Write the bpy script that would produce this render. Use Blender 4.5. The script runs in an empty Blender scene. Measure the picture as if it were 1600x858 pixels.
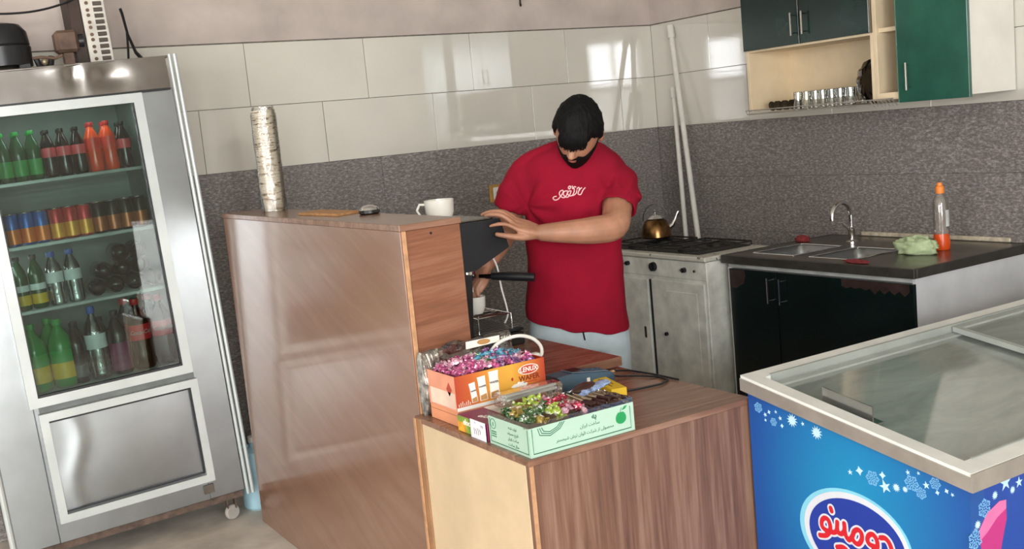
import bpy, bmesh, math, random
from mathutils import Vector, Matrix, Euler
from mathutils import noise as mnoise
R_ = math.radians
random.seed(7)
SC = bpy.context.scene
COL = SC.collection

# ------------------------------------------------------------------ camera
def add_camera():
    yaw, pitch, roll = 0.5402993, 0.1367360, -0.0948372
    cy, sy, cp, sp = math.cos(yaw), math.sin(yaw), math.cos(pitch), math.sin(pitch)
    f = Vector((sy*cp, cy*cp, -sp)); r = Vector((cy, -sy, 0)); u = r.cross(f)
    c, s = math.cos(roll), math.sin(roll)
    r2 = c*r + s*u; u2 = -s*r + c*u
    cam = bpy.data.cameras.new('camera'); o = bpy.data.objects.new('camera', cam)
    cam.sensor_width = 36; cam.sensor_fit = 'HORIZONTAL'; cam.lens = 1694.27/1600*36
    cam.clip_start = 0.05; cam.clip_end = 100
    m = Matrix((r2, u2, -f)).transposed().to_4x4(); m.translation = (-4.190743, -5.128212, 1.597901)
    o.matrix_world = m; COL.objects.link(o); SC.camera = o
add_camera()
# ------------------------------------------------------------------ light
w = bpy.data.worlds.new('sky'); SC.world = w; w.use_nodes = True
w.node_tree.nodes['Background'].inputs[0].default_value = (0.80, 0.88, 1.0, 1)
w.node_tree.nodes['Background'].inputs[1].default_value = 1.1
def area(name, loc, rot, sx, sy, power, col):
    l = bpy.data.lights.new(name, 'AREA'); l.shape = 'RECTANGLE'; l.size = sx; l.size_y = sy
    l.energy = power; l.color = col
    o = bpy.data.objects.new(name, l); o.location = loc; o.rotation_euler = rot; COL.objects.link(o)
# daylight through the bays of the open shop front behind the camera: street level, and the brighter sky in the transoms
BAYS = [(-9.0, -8.15), (-6.7, -5.7), (-5.4, -3.5)]
for i, (x0, x1) in enumerate(BAYS):
    area('daylight_bay', ((x0+x1)/2, -8.62, 1.02), (R_(90), 0, 0), x1-x0, 1.9, (60, 80, 190)[i], (1.0, 0.985, 0.955))
    area('daylight_transom', ((x0+x1)/2, -8.62, 2.38), (R_(90), 0, 0), x1-x0, .64, (90, 110, 190)[i], (0.94, 0.975, 1.0))
# and through the wide side door in the left wall
DOOR = (-6.6, -3.4)
area('daylight_door', (-9.32, sum(DOOR)/2, 1.4), (R_(90), 0, R_(-90)), 3.2, 2.6, 330, (0.985, 0.99, 1.0))
SC.cycles.sample_clamp_indirect = 30
SC.view_settings.view_transform = 'Standard'
SC.view_settings.look = 'None'
SC.view_settings.gamma = 1.0
SC.view_settings.use_curve_mapping = False
SC.view_settings.exposure = -0.36

# ------------------------------------------------------------------ helpers
def lin(h):
    h = h.lstrip('#'); v = [int(h[i:i+2], 16)/255 for i in (0, 2, 4)]
    return tuple(((c+0.055)/1.055)**2.4 if c > 0.04045 else c/12.92 for c in v) + (1.0,)

class MB:
    def __init__(s): s.v = []; s.f = []; s.m = []; s.cur = 0
    def add(s, vs, fs):
        b = len(s.v); s.v += [tuple(q) for q in vs]
        s.f += [tuple(b+i for i in f) for f in fs]; s.m += [s.cur]*len(fs); return s
    def box(s, x0, x1, y0, y1, z0, z1, b=0.0):
        if x0 > x1: x0, x1 = x1, x0
        if y0 > y1: y0, y1 = y1, y0
        if z0 > z1: z0, z1 = z1, z0
        if b <= 0:
            return s.add([(x0,y0,z0),(x1,y0,z0),(x1,y1,z0),(x0,y1,z0),(x0,y0,z1),(x1,y0,z1),(x1,y1,z1),(x0,y1,z1)],
                [(0,3,2,1),(4,5,6,7),(0,1,5,4),(1,2,6,5),(2,3,7,6),(3,0,4,7)])
        b = min(b, (x1-x0)*.45, (y1-y0)*.45, (z1-z0)*.45)
        vs = []; idx = {}
        X, Y, Z = (x0, x1), (y0, y1), (z0, z1)
        for i in (0,1):
            for j in (0,1):
                for k in (0,1):
                    sx, sy, sz = (b if i == 0 else -b), (b if j == 0 else -b), (b if k == 0 else -b)
                    for a, d in enumerate(((0,sy,sz),(sx,0,sz),(sx,sy,0))):
                        idx[(i,j,k,a)] = len(vs); vs.append((X[i]+d[0], Y[j]+d[1], Z[k]+d[2]))
        g = lambda i,j,k,a: idx[(i,j,k,a)]
        fs = []
        fs += [(g(0,0,0,0),g(0,0,1,0),g(0,1,1,0),g(0,1,0,0)), (g(1,0,0,0),g(1,1,0,0),g(1,1,1,0),g(1,0,1,0))]
        fs += [(g(0,0,0,1),g(1,0,0,1),g(1,0,1,1),g(0,0,1,1)), (g(0,1,0,1),g(0,1,1,1),g(1,1,1,1),g(1,1,0,1))]
        fs += [(g(0,0,0,2),g(0,1,0,2),g(1,1,0,2),g(1,0,0,2)), (g(0,0,1,2),g(1,0,1,2),g(1,1,1,2),g(0,1,1,2))]
        for i in (0,1):
            for j in (0,1): fs.append((g(i,j,0,0),g(i,j,1,0),g(i,j,1,1),g(i,j,0,1)))
        for i in (0,1):
            for k in (0,1): fs.append((g(i,0,k,0),g(i,1,k,0),g(i,1,k,2),g(i,0,k,2)))
        for j in (0,1):
            for k in (0,1): fs.append((g(0,j,k,1),g(1,j,k,1),g(1,j,k,2),g(0,j,k,2)))
        for i in (0,1):
            for j in (0,1):
                for k in (0,1): fs.append((g(i,j,k,0),g(i,j,k,1),g(i,j,k,2)))
        return s.add(vs, fs)
    def loft(s, rings, cap=True, closed=True):
        n = len(rings[0]); vs = [q for r in rings for q in r]; fs = []
        for i in range(len(rings)-1):
            for j in range(n if closed else n-1):
                k = (j+1) % n
                fs.append((i*n+j, i*n+k, (i+1)*n+k, (i+1)*n+j))
        if cap:
            fs.append(tuple(range(n-1, -1, -1))); fs.append(tuple((len(rings)-1)*n+j for j in range(n)))
        return s.add(vs, fs)
    def tube(s, path, r, n=8, cap=True, flat=1.0):
        P = [Vector(q) for q in path]; rs = r if isinstance(r, (list, tuple)) else [r]*len(P)
        rings = []; up = None
        for i, q in enumerate(P):
            t = (P[min(i+1, len(P)-1)] - P[max(i-1, 0)]).normalized()
            if up is None:
                up = Vector((0,0,1)) if abs(t.z) < .9 else Vector((1,0,0))
            a = t.cross(up).normalized(); b = a.cross(t).normalized(); up = b
            rings.append([q + rs[i]*(math.cos(2*math.pi*j/n)*a + flat*math.sin(2*math.pi*j/n)*b) for j in range(n)])
        return s.loft(rings, cap)
    def lathe(s, prof, n=20, c=(0,0,0), cap=True, sx=1, sy=1):
        rings = [[(c[0]+sx*max(r,1e-4)*math.cos(2*math.pi*j/n), c[1]+sy*max(r,1e-4)*math.sin(2*math.pi*j/n), c[2]+z) for j in range(n)] for r, z in prof]
        return s.loft(rings, cap)
    def ell(s, c, rad, nu=16, nv=10, M=None):
        rings = []
        for i in range(nv+1):
            t = math.pi*(i+.0)/nv - math.pi/2; t = max(min(t, math.pi/2-.02), -math.pi/2+.02)
            ring = []
            for j in range(nu):
                q = Vector((rad[0]*math.cos(t)*math.cos(2*math.pi*j/nu), rad[1]*math.cos(t)*math.sin(2*math.pi*j/nu), rad[2]*math.sin(t)))
                if M: q = M @ q
                ring.append(q + Vector(c))
            rings.append(ring)
        return s.loft(rings)
    def prism(s, poly, vec):
        n = len(poly); vec = Vector(vec); A = [Vector(q) for q in poly]; B = [q+vec for q in A]
        return s.add(A+B, [tuple(range(n-1,-1,-1)), tuple(range(n, 2*n))] + [(i, (i+1)%n, n+(i+1)%n, n+i) for i in range(n)])
    def xf(s, M, start=0):
        s.v = s.v[:start] + [tuple(M @ Vector(q)) for q in s.v[start:]]; return s
    def mesh(s, name, mats, smooth=35, fix=True):
        m = bpy.data.meshes.new(name); m.from_pydata(s.v, [], s.f)
        if fix:
            bm = bmesh.new(); bm.from_mesh(m); bmesh.ops.recalc_face_normals(bm, faces=bm.faces); bm.to_mesh(m); bm.free()
        for q in (mats if isinstance(mats, (list, tuple)) else [mats]): m.materials.append(q)
        if len(m.polygons) == len(s.m) and any(s.m): m.polygons.foreach_set('material_index', s.m)
        if smooth:
            m.polygons.foreach_set('use_smooth', [True]*len(m.polygons)); m.set_sharp_from_angle(angle=R_(smooth))
        m.update(); return m
    def build(s, name, mats, parent=None, smooth=35, off=None):
        if off is not None: s.v = [(a-off[0], b-off[1], c-off[2]) for a, b, c in s.v]
        return link(name, s.mesh(name, mats, smooth), parent)

def link(name, me, parent=None):
    o = bpy.data.objects.new(name, me); COL.objects.link(o)
    if parent is not None: o.parent = parent
    return o
def tag(o, label=None, cat=None, group=None, kind=None):
    if label: o['label'] = label
    if cat: o['category'] = cat
    if group: o['group'] = group
    if kind: o['kind'] = kind
    return o
def thing(name, label, cat, loc=(0,0,0), rot=(0,0,0), group=None):
    o = bpy.data.objects.new(name, None); COL.objects.link(o); o.empty_display_size = .05
    o.location = loc; o.rotation_euler = rot
    return tag(o, label, cat, group)
def copy_tree(o, parent=None):
    kids = [c for c in COL.objects if c.parent is o]
    c = o.copy(); COL.objects.link(c); c.parent = parent
    for k in kids: copy_tree(k, c)
    return c
def text_mesh(body, size, extrude=.0004, offset=0.0, shear=0.0, spacing=1.0, res=3):
    c = bpy.data.curves.new('t', 'FONT'); c.body = body; c.size = size; c.extrude = extrude; c.offset = offset
    c.shear = shear; c.space_character = spacing; c.align_x = 'CENTER'; c.align_y = 'CENTER'; c.resolution_u = res
    o = bpy.data.objects.new('t', c); COL.objects.link(o)
    dg = bpy.context.evaluated_depsgraph_get()
    m = bpy.data.meshes.new_from_object(o.evaluated_get(dg))
    bpy.data.objects.remove(o); bpy.data.curves.remove(c)
    return m
def text(body, size, mat, parent, origin, xdir, ydir, name='lettering', **kw):
    m = text_mesh(body, size, **kw); m.materials.clear(); m.materials.append(mat)
    x = Vector(xdir).normalized(); y = Vector(ydir).normalized(); z = x.cross(y)
    M = Matrix((x, y, z)).transposed().to_4x4(); M.translation = origin
    m.transform(M); return link(name, m, parent)
AR = {'ا':'FE8D FE8E','د':'FEA9 FEAA','ر':'FEAD FEAE','و':'FEED FEEE','ز':'FEAF FEB0','م':'FEE1 FEE2 FEE3 FEE4','ی':'FBFC FBFD FBFE FBFF',
 'ن':'FEE5 FEE6 FEE7 FEE8','س':'FEB1 FEB2 FEB3 FEB4','خ':'FEA5 FEA6 FEA7 FEA8','ت':'FE95 FE96 FE97 FE98','ح':'FEA1 FEA2 FEA3 FEA4','ص':'FEB9 FEBA FEBB FEBC',
 'ل':'FEDD FEDE FEDF FEE0','ش':'FEB5 FEB6 FEB7 FEB8','ک':'FB8E FB8F FB90 FB91','ه':'FEE9 FEEA FEEB FEEC','پ':'FB56 FB57 FB58 FB59','ف':'FED1 FED2 FED3 FED4',
 'گ':'FB92 FB93 FB94 FB95','ب':'FE8F FE90 FE91 FE92','ق':'FED5 FED6 FED7 FED8'}
def fa(s):
    out = ''; prev = False
    for i, ch in enumerate(s):
        if ch not in AR: out += ch; prev = False; continue
        f = AR[ch].split(); nx = i+1 < len(s) and s[i+1] in AR and len(f) == 4
        k = (1 if prev else 0) if len(f) == 2 else ((3 if nx else 1) if prev else (2 if nx else 0))
        out += chr(int(f[k], 16)); prev = len(f) == 4
    return out[::-1]

ORD = ['first', 'second', 'third', 'fourth', 'fifth', 'sixth', 'seventh', 'eighth', 'ninth', 'tenth', 'eleventh', 'twelfth', 'thirteenth', 'fourteenth', 'fifteenth', 'sixteenth', 'seventeenth', 'eighteenth', 'nineteenth', 'twentieth']
def ordinal(k): return ORD[k] if k < 20 else 'twenty-' + ORD[k-20] if k < 29 else 'thirtieth' if k == 29 else 'thirty-' + ORD[k-30]
# ------------------------------------------------------------------ materials
MATS = {}
def nt(name):
    m = bpy.data.materials.new(name); m.use_nodes = True; t = m.node_tree
    return m, t, t.nodes, t.links, t.nodes['Principled BSDF']
def setp(b, **k):
    for a, v in k.items(): b.inputs[a].default_value = v
def coords(n, l, scale=(1,1,1), rnd=False, rot=(0,0,0)):
    tc = n.new('ShaderNodeTexCoord'); mp = n.new('ShaderNodeMapping'); mp.inputs['Scale'].default_value = scale; mp.inputs['Rotation'].default_value = rot
    src = tc.outputs['Object']
    if rnd:
        oi = n.new('ShaderNodeObjectInfo'); mu = n.new('ShaderNodeVectorMath'); mu.operation = 'SCALE'; mu.inputs[0].default_value = (37, 53, 71)
        l.new(oi.outputs['Random'], mu.inputs['Scale']); ad = n.new('ShaderNodeVectorMath'); l.new(src, ad.inputs[0]); l.new(mu.outputs[0], ad.inputs[1]); src = ad.outputs[0]
    l.new(src, mp.inputs['Vector']); return mp.outputs[0]
def noise_tex(n, l, vec, scale, detail=4, rough=.55, dist=0):
    t = n.new('ShaderNodeTexNoise'); t.inputs['Scale'].default_value = scale; t.inputs['Detail'].default_value = detail
    t.inputs['Roughness'].default_value = rough; t.inputs['Distortion'].default_value = dist; l.new(vec, t.inputs['Vector']); return t.outputs['Fac']
def ramp(n, l, fac, stops):
    r = n.new('ShaderNodeValToRGB'); e = r.color_ramp.elements
    while len(e) < len(stops): e.new(.5)
    for i, (p, c) in enumerate(stops): e[i].position = p; e[i].color = lin(c) if isinstance(c, str) else c
    l.new(fac, r.inputs[0]); return r.outputs[0]
def bumpn(n, l, b, h, strength, dist=.002):
    u = n.new('ShaderNodeBump'); u.inputs['Strength'].default_value = strength; u.inputs['Distance'].default_value = dist
    l.new(h, u.inputs['Height']); l.new(u.outputs[0], b.inputs['Normal'])
def darker(h, k):
    h = h.lstrip('#'); return '#' + ''.join('%02x' % max(0, min(255, int(int(h[i:i+2], 16)*k))) for i in (0, 2, 4))
def mat(name, col, rough=.5, metal=0.0, var=.12, vs=9.0, bump=0.0, bs=60.0, bd=.001, stretch=(1,1,1), rnd=False, **kw):
    if name in MATS: return MATS[name]
    m, t, n, l, b = nt(name); setp(b, Roughness=rough, Metallic=metal)
    for k, v in kw.items(): b.inputs[k.replace('_', ' ')].default_value = v
    vec = coords(n, l, stretch, rnd)
    f = noise_tex(n, l, vec, vs)
    l.new(ramp(n, l, f, [(.3, darker(col, 1-var)), (.7, darker(col, 1+var*.6))]), b.inputs['Base Color'])
    if bump: bumpn(n, l, b, noise_tex(n, l, vec, bs, 3), bump, bd)
    MATS[name] = m; return m
def wood(name, c0, c1, c2, rot=(0,0,0), scale=(18, 18, 1.2), rough=.35, dist=1.6, fine=.35):
    m, t, n, l, b = nt(name); setp(b, Roughness=rough)
    vec = coords(n, l, (1,1,1), False, rot)
    mp = n.new('ShaderNodeMapping'); mp.inputs['Scale'].default_value = scale; l.new(vec, mp.inputs['Vector'])
    a = noise_tex(n, l, mp.outputs[0], 1.0, 6, .6, dist)
    mp2 = n.new('ShaderNodeMapping'); mp2.inputs['Scale'].default_value = tuple(q*5 for q in scale); l.new(vec, mp2.inputs['Vector'])
    f = noise_tex(n, l, mp2.outputs[0], 1.0, 4, .6)
    mx = n.new('ShaderNodeMath'); mx.operation = 'MULTIPLY_ADD'; mx.inputs[1].default_value = fine; l.new(f, mx.inputs[0])
    ml = n.new('ShaderNodeMath'); ml.operation = 'MULTIPLY'; ml.inputs[1].default_value = 1.07-fine; l.new(a, ml.inputs[0]); l.new(ml.outputs[0], mx.inputs[2])
    l.new(ramp(n, l, mx.outputs[0], [(.34, c0), (.52, c1), (.70, c2)]), b.inputs['Base Color'])
    bumpn(n, l, b, f, .06, .0006)
    MATS[name] = m; return m
def thin_glass(name, tint='#ffffff', refl=1.0, rough=.02, base=.0, bump=0, bs=30):
    # pane seen through: clear part mixed with its mirror part by Fresnel
    m = bpy.data.materials.new(name); m.use_nodes = True; n = m.node_tree.nodes; l = m.node_tree.links
    n.remove(n['Principled BSDF']); out = n['Material Output']
    tr = n.new('ShaderNodeBsdfTransparent'); tr.inputs[0].default_value = lin(tint)
    gl = n.new('ShaderNodeBsdfGlossy'); gl.inputs['Roughness'].default_value = rough; gl.inputs[0].default_value = (1,1,1,1)
    fr = n.new('ShaderNodeFresnel'); fr.inputs['IOR'].default_value = 1.45
    ma = n.new('ShaderNodeMath'); ma.operation = 'MULTIPLY_ADD'; ma.inputs[1].default_value = refl; ma.inputs[2].default_value = base; ma.use_clamp = True
    l.new(fr.outputs[0], ma.inputs[0]); mx = n.new('ShaderNodeMixShader'); l.new(ma.outputs[0], mx.inputs[0]); l.new(tr.outputs[0], mx.inputs[1]); l.new(gl.outputs[0], mx.inputs[2])
    if bump:
        vec = coords(n, l); h = noise_tex(n, l, vec, bs, 3); u = n.new('ShaderNodeBump'); u.inputs['Strength'].default_value = bump; u.inputs['Distance'].default_value = .004
        l.new(h, u.inputs['Height']); l.new(u.outputs[0], gl.inputs['Normal'])
    l.new(mx.outputs[0], out.inputs[0]); MATS[name] = m; return m

M_white_tile = mat('white_glazed_tile', '#cfcbc0', .045, var=.03, vs=2.0, bump=.04, bs=3.0, bd=.01, rnd=True, Specular_IOR_Level=.5, Coat_Weight=1.0, Coat_Roughness=.035, Coat_IOR=1.7)
M_grout2 = mat('stone_grout', '#857e7a', .9, var=.2, vs=30)
M_grout = mat('dark_grout', '#7b7369', .9, var=.2, vs=30)
def stone_mat():
    m, t, n, l, b = nt('split_stone_tile'); setp(b, Roughness=.42)
    vec = coords(n, l, (1,1,1), True)
    mp = n.new('ShaderNodeMapping'); mp.inputs['Scale'].default_value = (26, 26, 62); l.new(vec, mp.inputs['Vector'])
    mpd = n.new('ShaderNodeMapping'); mpd.inputs['Scale'].default_value = (9, 9, 14); l.new(vec, mpd.inputs['Vector'])
    nz = n.new('ShaderNodeTexNoise'); nz.inputs['Scale'].default_value = 2.4; nz.inputs['Detail'].default_value = 3; l.new(mpd.outputs[0], nz.inputs['Vector'])
    ad = n.new('ShaderNodeVectorMath'); ad.operation = 'MULTIPLY_ADD'; ad.inputs[1].default_value = (2.2, 2.2, 2.2); l.new(nz.outputs['Color'], ad.inputs[0]); l.new(mp.outputs[0], ad.inputs[2])
    vo = n.new('ShaderNodeTexVoronoi'); vo.inputs['Scale'].default_value = 1.0; l.new(ad.outputs[0], vo.inputs['Vector'])
    ve = n.new('ShaderNodeTexVoronoi'); ve.feature = 'DISTANCE_TO_EDGE'; ve.inputs['Scale'].default_value = 1.0; l.new(ad.outputs[0], ve.inputs['Vector'])
    fine = noise_tex(n, l, mp.outputs[0], 2.0, 7, .75)
    c = ramp(n, l, fine, [(.25, '#4c4744'), (.5, '#807976'), (.68, '#bab3ae')])
    edge = ramp(n, l, ve.outputs['Distance'], [(.0, (1.22,1.2,1.18,1)), (.05, (1.03,1.03,1.03,1)), (.12, (.88,.88,.88,1)), (.45, (1,1,1,1))])
    mul = n.new('ShaderNodeMix'); mul.data_type = 'RGBA'; mul.blend_type = 'MULTIPLY'; mul.inputs[0].default_value = 1
    l.new(c, mul.inputs[6]); l.new(edge, mul.inputs[7]); l.new(mul.outputs[2], b.inputs['Base Color'])
    sep = n.new('ShaderNodeSeparateColor'); l.new(vo.outputs['Color'], sep.inputs[0])
    hm = n.new('ShaderNodeMath'); hm.operation = 'ADD'; l.new(sep.outputs[0], hm.inputs[0]); l.new(fine, hm.inputs[1])
    bumpn(n, l, b, hm.outputs[0], .9, .005)
    return m
M_stone = stone_mat()
M_plaster = mat('pink_plaster', '#bdb0a8', .85, var=.10, vs=3.2, bump=.35, bs=18, bd=.006)
M_plaster_in = mat('painted_plaster', '#cfc9bf', .85, var=.06, vs=2.5, bump=.2, bs=20, bd=.004)
M_ceiling = mat('ceiling_paint', '#d9d5cc', .9, var=.04, vs=2)
M_floor = mat('worn_concrete_floor', '#c2b8ac', .55, var=.16, vs=4.5, bump=.2, bs=40, bd=.002)
M_steel = mat('brushed_stainless', '#9da2a4', .30, 1.0, var=.07, vs=3, bump=.06, bs=6, bd=.01)
M_steel_dull = mat('dull_stainless', '#8f8a86', .24, 1.0, var=.10, vs=4, bump=.10, bs=5, bd=.012)
M_alu = mat('white_aluminium_frame', '#bcc1bf', .38, .25, var=.04, vs=6)
M_chrome = mat('chrome', '#d8d8d8', .10, 1.0, var=.03)
M_black = mat('black_plastic', '#15161a', .42, var=.2)
M_blackmetal = mat('black_enamel', '#1b1a1b', .35, var=.25, vs=25, bump=.2, bs=60)
M_wood_side = wood('walnut_laminate_side', '#7b5642', '#835e49', '#8b6854', rot=(R_(-22),0,0), scale=(8, 1.1, 9), rough=.3, dist=1.8, fine=.12)
M_wood_side.node_tree.nodes['Principled BSDF'].inputs['Coat Weight'].default_value = .8
M_wood_side.node_tree.nodes['Principled BSDF'].inputs['Coat Roughness'].default_value = .11
for _l in list(M_wood_side.node_tree.links):
    if _l.to_socket.name == 'Normal': M_wood_side.node_tree.links.remove(_l)
M_wood_end = wood('walnut_laminate_end', '#66402e', '#80523c', '#906650', rot=(0,R_(4),0), scale=(1.6, 14, 26), rough=.32, dist=1.0)
M_wood_front = wood('walnut_laminate_front', '#523a2f', '#735242', '#8e705f', scale=(26, 26, 1.1), rough=.36, dist=.8)
M_wood_top = wood('walnut_laminate_top', '#644638', '#7d5a48', '#906e5b', rot=(0,0,R_(3)), scale=(2.0, 20, 20), rough=.25, dist=1.2)
M_wood_edge = mat('wood_edge_band', '#b98b66', .5, var=.12, vs=30)
M_beige = mat('raw_beige_board', '#cbb392', .6, var=.05, vs=6, bump=.1, bs=90)
M_cream = mat('cream_melamine', '#e3cfae', .5, var=.07, vs=4)
M_green_dk = mat('dark_green_gloss', '#0d2a27', .16, var=.2, vs=5)
M_green = mat('green_gloss_door', '#27594a', .17, var=.16, vs=5, bump=.05, bs=8, bd=.004)
M_white = mat('white_melamine', '#e0ddd5', .4, var=.04, vs=5)
M_sinkwhite = mat('white_cabinet_side', '#d7d8da', .45, var=.05, vs=6)
M_enamel = mat('aged_white_enamel', '#dcdcd3', .38, var=.12, vs=10, bump=.1, bs=30)
M_glass = thin_glass('clear_glass')
M_film = thin_glass('clear_plastic_film', '#f4f2ee', 2.2, .08, .10, bump=.9, bs=38)
# ================================================================== room shell
def structure(o): return tag(o, kind='structure')
XL, YF, ZC = -9.2, -8.5, 3.15
fl = structure(MB().box(XL-.2, .2, YF-.2, .2, -.1, 0).build('floor', M_floor)); tag(fl, 'worn grey concrete floor of the shop')
ce = structure(MB().box(XL-.2, .2, YF-.2, .2, ZC, ZC+.1).build('ceiling', M_ceiling))
TT = .008                                    # tile thickness, in front of the wall core
def wall_core(name, mb, label):
    o = structure(mb.build(name, [M_grout, M_plaster, M_plaster_in, M_grout2])); tag(o, label); return o
mb = MB(); mb.cur = 0; mb.box(-4.45, .2, TT, .2, 1.5, 2.105); mb.cur = 3; mb.box(-4.45, .2, TT, .2, 0, 1.5); mb.cur = 1; mb.box(-4.45, .2, -.004, .2, 2.105, ZC); mb.cur = 2; mb.box(XL, -4.45, 0, .2, 0, ZC)
wall_back = wall_core('wall_back', mb, 'back wall with white glazed tiles over grey stone tiles and bare pink plaster')
mb = MB(); mb.cur = 0; mb.box(TT, .2, -3.9, TT, 1.5, 2.105); mb.cur = 3; mb.box(TT, .2, -3.9, TT, 0, 1.5); mb.cur = 1; mb.box(-.004, .2, -3.9, -.004, 2.105, ZC); mb.cur = 2; mb.box(0, .2, YF, -3.9, 0, ZC)
wall_right = wall_core('wall_right', mb, 'right wall with white glazed tiles over grey stone tiles')
structure(MB().box(XL-.2, XL, YF, DOOR[0], 0, ZC).box(XL-.2, XL, DOOR[1], .2, 0, ZC).box(XL-.2, XL, DOOR[0], DOOR[1], 2.72, ZC).build('wall_left', M_plaster_in))
mb = MB(); mb.box(XL, .2, YF-.15, YF, 2.78, ZC); xs = [XL] + [q for b in BAYS for q in b] + [.2]
for i in range(0, len(xs), 2): mb.box(xs[i], xs[i+1], YF-.15, YF, 0, 2.78)
structure(mb.build('wall_front', M_plaster_in))
M_frame = mat('grey_steel_frame', '#77746f', .5, .3)
for i, (x0, x1) in enumerate(BAYS):
    mb = MB(); t = .035; y0, y1 = YF-.11, YF-.04
    nk = round((x1-x0)/.66)
    for k in range(nk+1): x = x0 + (x1-x0-t)*k/nk; mb.box(x, x+t, y0, y1, 0, 2.78)
    for z in (0.0, .75, 2.02, 2.745): mb.box(x0, x1, y0, y1, z, z+t)
    tag(structure(mb.build('window_%d' % (i+1), M_frame)), 'grey steel shop front frame of open bay')

mb = MB()
for k in range(5): yy = DOOR[0] + (DOOR[1]-DOOR[0]-.05)*k/4; mb.box(XL-.1, XL-.04, yy, yy+.05, 0, 2.72)
for z in (2.02, 2.67): mb.box(XL-.1, XL-.04, DOOR[0], DOOR[1], z, z+.05)
tag(structure(mb.build('door_1', M_frame)), 'grey steel frame of the wide side door')
# --- tiles: each one a piece of its wall
_tm = {}
def tile(parent, name, mt, axis, a0, a1, z0, z1):
    g = .0014 if name == 'white_tile' else .0006; w_, h_ = a1-a0-2*g, z1-z0-2*g
    key = (name, axis, round(w_, 3), round(h_, 3))
    if key not in _tm:
        m = MB()
        if axis == 'x': m.box(-w_/2, w_/2, 0, TT, -h_/2, h_/2, .0005)
        else: m.box(0, TT, -w_/2, w_/2, -h_/2, h_/2, .0005)
        _tm[key] = m.mesh(name, mt, 0)
    o = link(name, _tm[key], parent)
    pr = random.uniform(-.0006, .0006)
    o.location = ((a0+a1)/2, pr, (z0+z1)/2) if axis == 'x' else (pr, (a0+a1)/2, (z0+z1)/2)
    k = .0012
    o.rotation_euler = (random.uniform(-k, k), 0, random.uniform(-k, k)) if axis == 'x' else (0, random.uniform(-k, k), random.uniform(-k, k))
def row(parent, name, mt, axis, first, wd, end, z0, z1, start=0.0):
    e = start; q = first
    while True:
        n_ = max(q, end)
        if e - n_ > .02: tile(parent, name, mt, axis, n_, e, z0, z1)
        e = n_; q -= wd
        if e <= end + 1e-6: break
W = .6187
row(wall_back, 'white_tile', M_white_tile, 'x', -.623, W, -4.45, 1.8, 2.1)
row(wall_back, 'white_tile', M_white_tile, 'x', -.877+W, W, -4.45, 1.5, 1.8)
for k in range(5): row(wall_back, 'stone_tile', M_stone, 'x', (-1.211+W) if k % 2 == 0 else -.29, W, -4.45, 1.2-.3*k, 1.5-.3*k)
WR = .575
row(wall_right, 'white_tile', M_white_tile, 'y', -.495, WR, -3.9, 1.8, 2.1, -.0)
row(wall_right, 'white_tile', M_white_tile, 'y', -.2, WR, -3.9, 1.5, 1.8)
for k in range(5): row(wall_right, 'stone_tile', M_stone, 'y', -.57 if k % 2 == 0 else -.27, WR, -3.9, 1.2-.3*k, 1.5-.3*k)

# ================================================================== fridge
FR = thing('display_fridge', 'tall stainless steel display fridge with glass door over a solid lower door', 'fridge',
           (-2.9104, -.5557, 0), (-.0243, -.039, -.0074))
FM = Matrix.Translation((-2.9104, -.5557, 0)) @ Euler((-.0243, -.039, -.0074), 'XYZ').to_matrix().to_4x4()
UL, UR, DP, B0, T0 = -.915, .012, .485, .135, 2.0
GL, GR, GB, GT = -.733, -.161, .739, 1.838
M_inner = mat('fridge_liner', '#7d8a86', .5, var=.05)
M_inner.node_tree.nodes['Principled BSDF'].inputs['Roughness'].default_value = .45
m = MB()
m.box(UL, GL-.02, .0, .03, B0, 1.885, .003).box(GR+.02, UR, 0, .03, B0, 1.885, .003).box(GL-.02, GR+.02, 0, .03, B0, .70, .002)   # front skin
m.box(UL, UL+.02, .03, DP, B0, T0-.02).box(UR-.02, UR, .03, DP, B0, T0-.02).box(UL, UR, DP-.02, DP, B0, T0-.02).box(UL, UR, .03, DP, B0, B0+.02)
m.build('cabinet_shell', M_steel, FR)
m = MB()
m.box(GL-.035, GL-.02, .03, DP-.03, .70, 1.88).box(GR+.02, GR+.035, .03, DP-.03, .70, 1.88).box(GL-.035, GR+.035, DP-.045, DP-.03, .70, 1.88)
m.box(GL-.035, GR+.035, .03, DP-.03, 1.865, 1.88).box(GL-.035, GR+.035, .03, DP-.03, .70, .73)
m.build('liner', M_inner, FR)
# fascia with a dent
m = MB(); nx, nz = 46, 12
for i in range(nz+1):
    for j in range(nx+1):
        u = UL + (UR-.012-UL)*j/nx; z = 1.885 + .13*i/nz; d = -.012
        for (cu, cz, ru, rz, am) in ((-.37, 1.965, .022, .045, .010), (-.24, 1.95, .07, .045, .014), (-.42, 2.0, .05, .02, -.004), (-.31, 1.95, .03, .05, -.005)):
            d += am*math.exp(-((u-cu)/ru)**2-((z-cz)/rz)**2)
        d += .002*math.sin(u*9) + .018*(z-1.885)
        m.v.append((u, d, z))
for i in range(nz):
    for j in range(nx):
        a = i*(nx+1)+j; m.f.append((a, a+1, a+nx+2, a+nx+1)); m.m.append(0)
m.build('fascia', M_steel_dull, FR, smooth=60)
MB().box(UL, UR-.012, -.014, .0, 1.876, 1.884).build('shadow_gap', M_black, FR)
MB().box(UL, UR, -.01, DP, T0+.006, T0+.016, .003).build('top_sheet', M_steel_dull, FR)
for (a, b_) in ((UR, UR+.016), (UR+.02, UR+.038)):
    m = MB(); m.tube([((a+b_)/2, -.006, B0-.02), ((a+b_)/2, -.006, T0+.02)], (b_-a)/2, 10); m.build('corner_bead', M_alu, FR)
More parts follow.
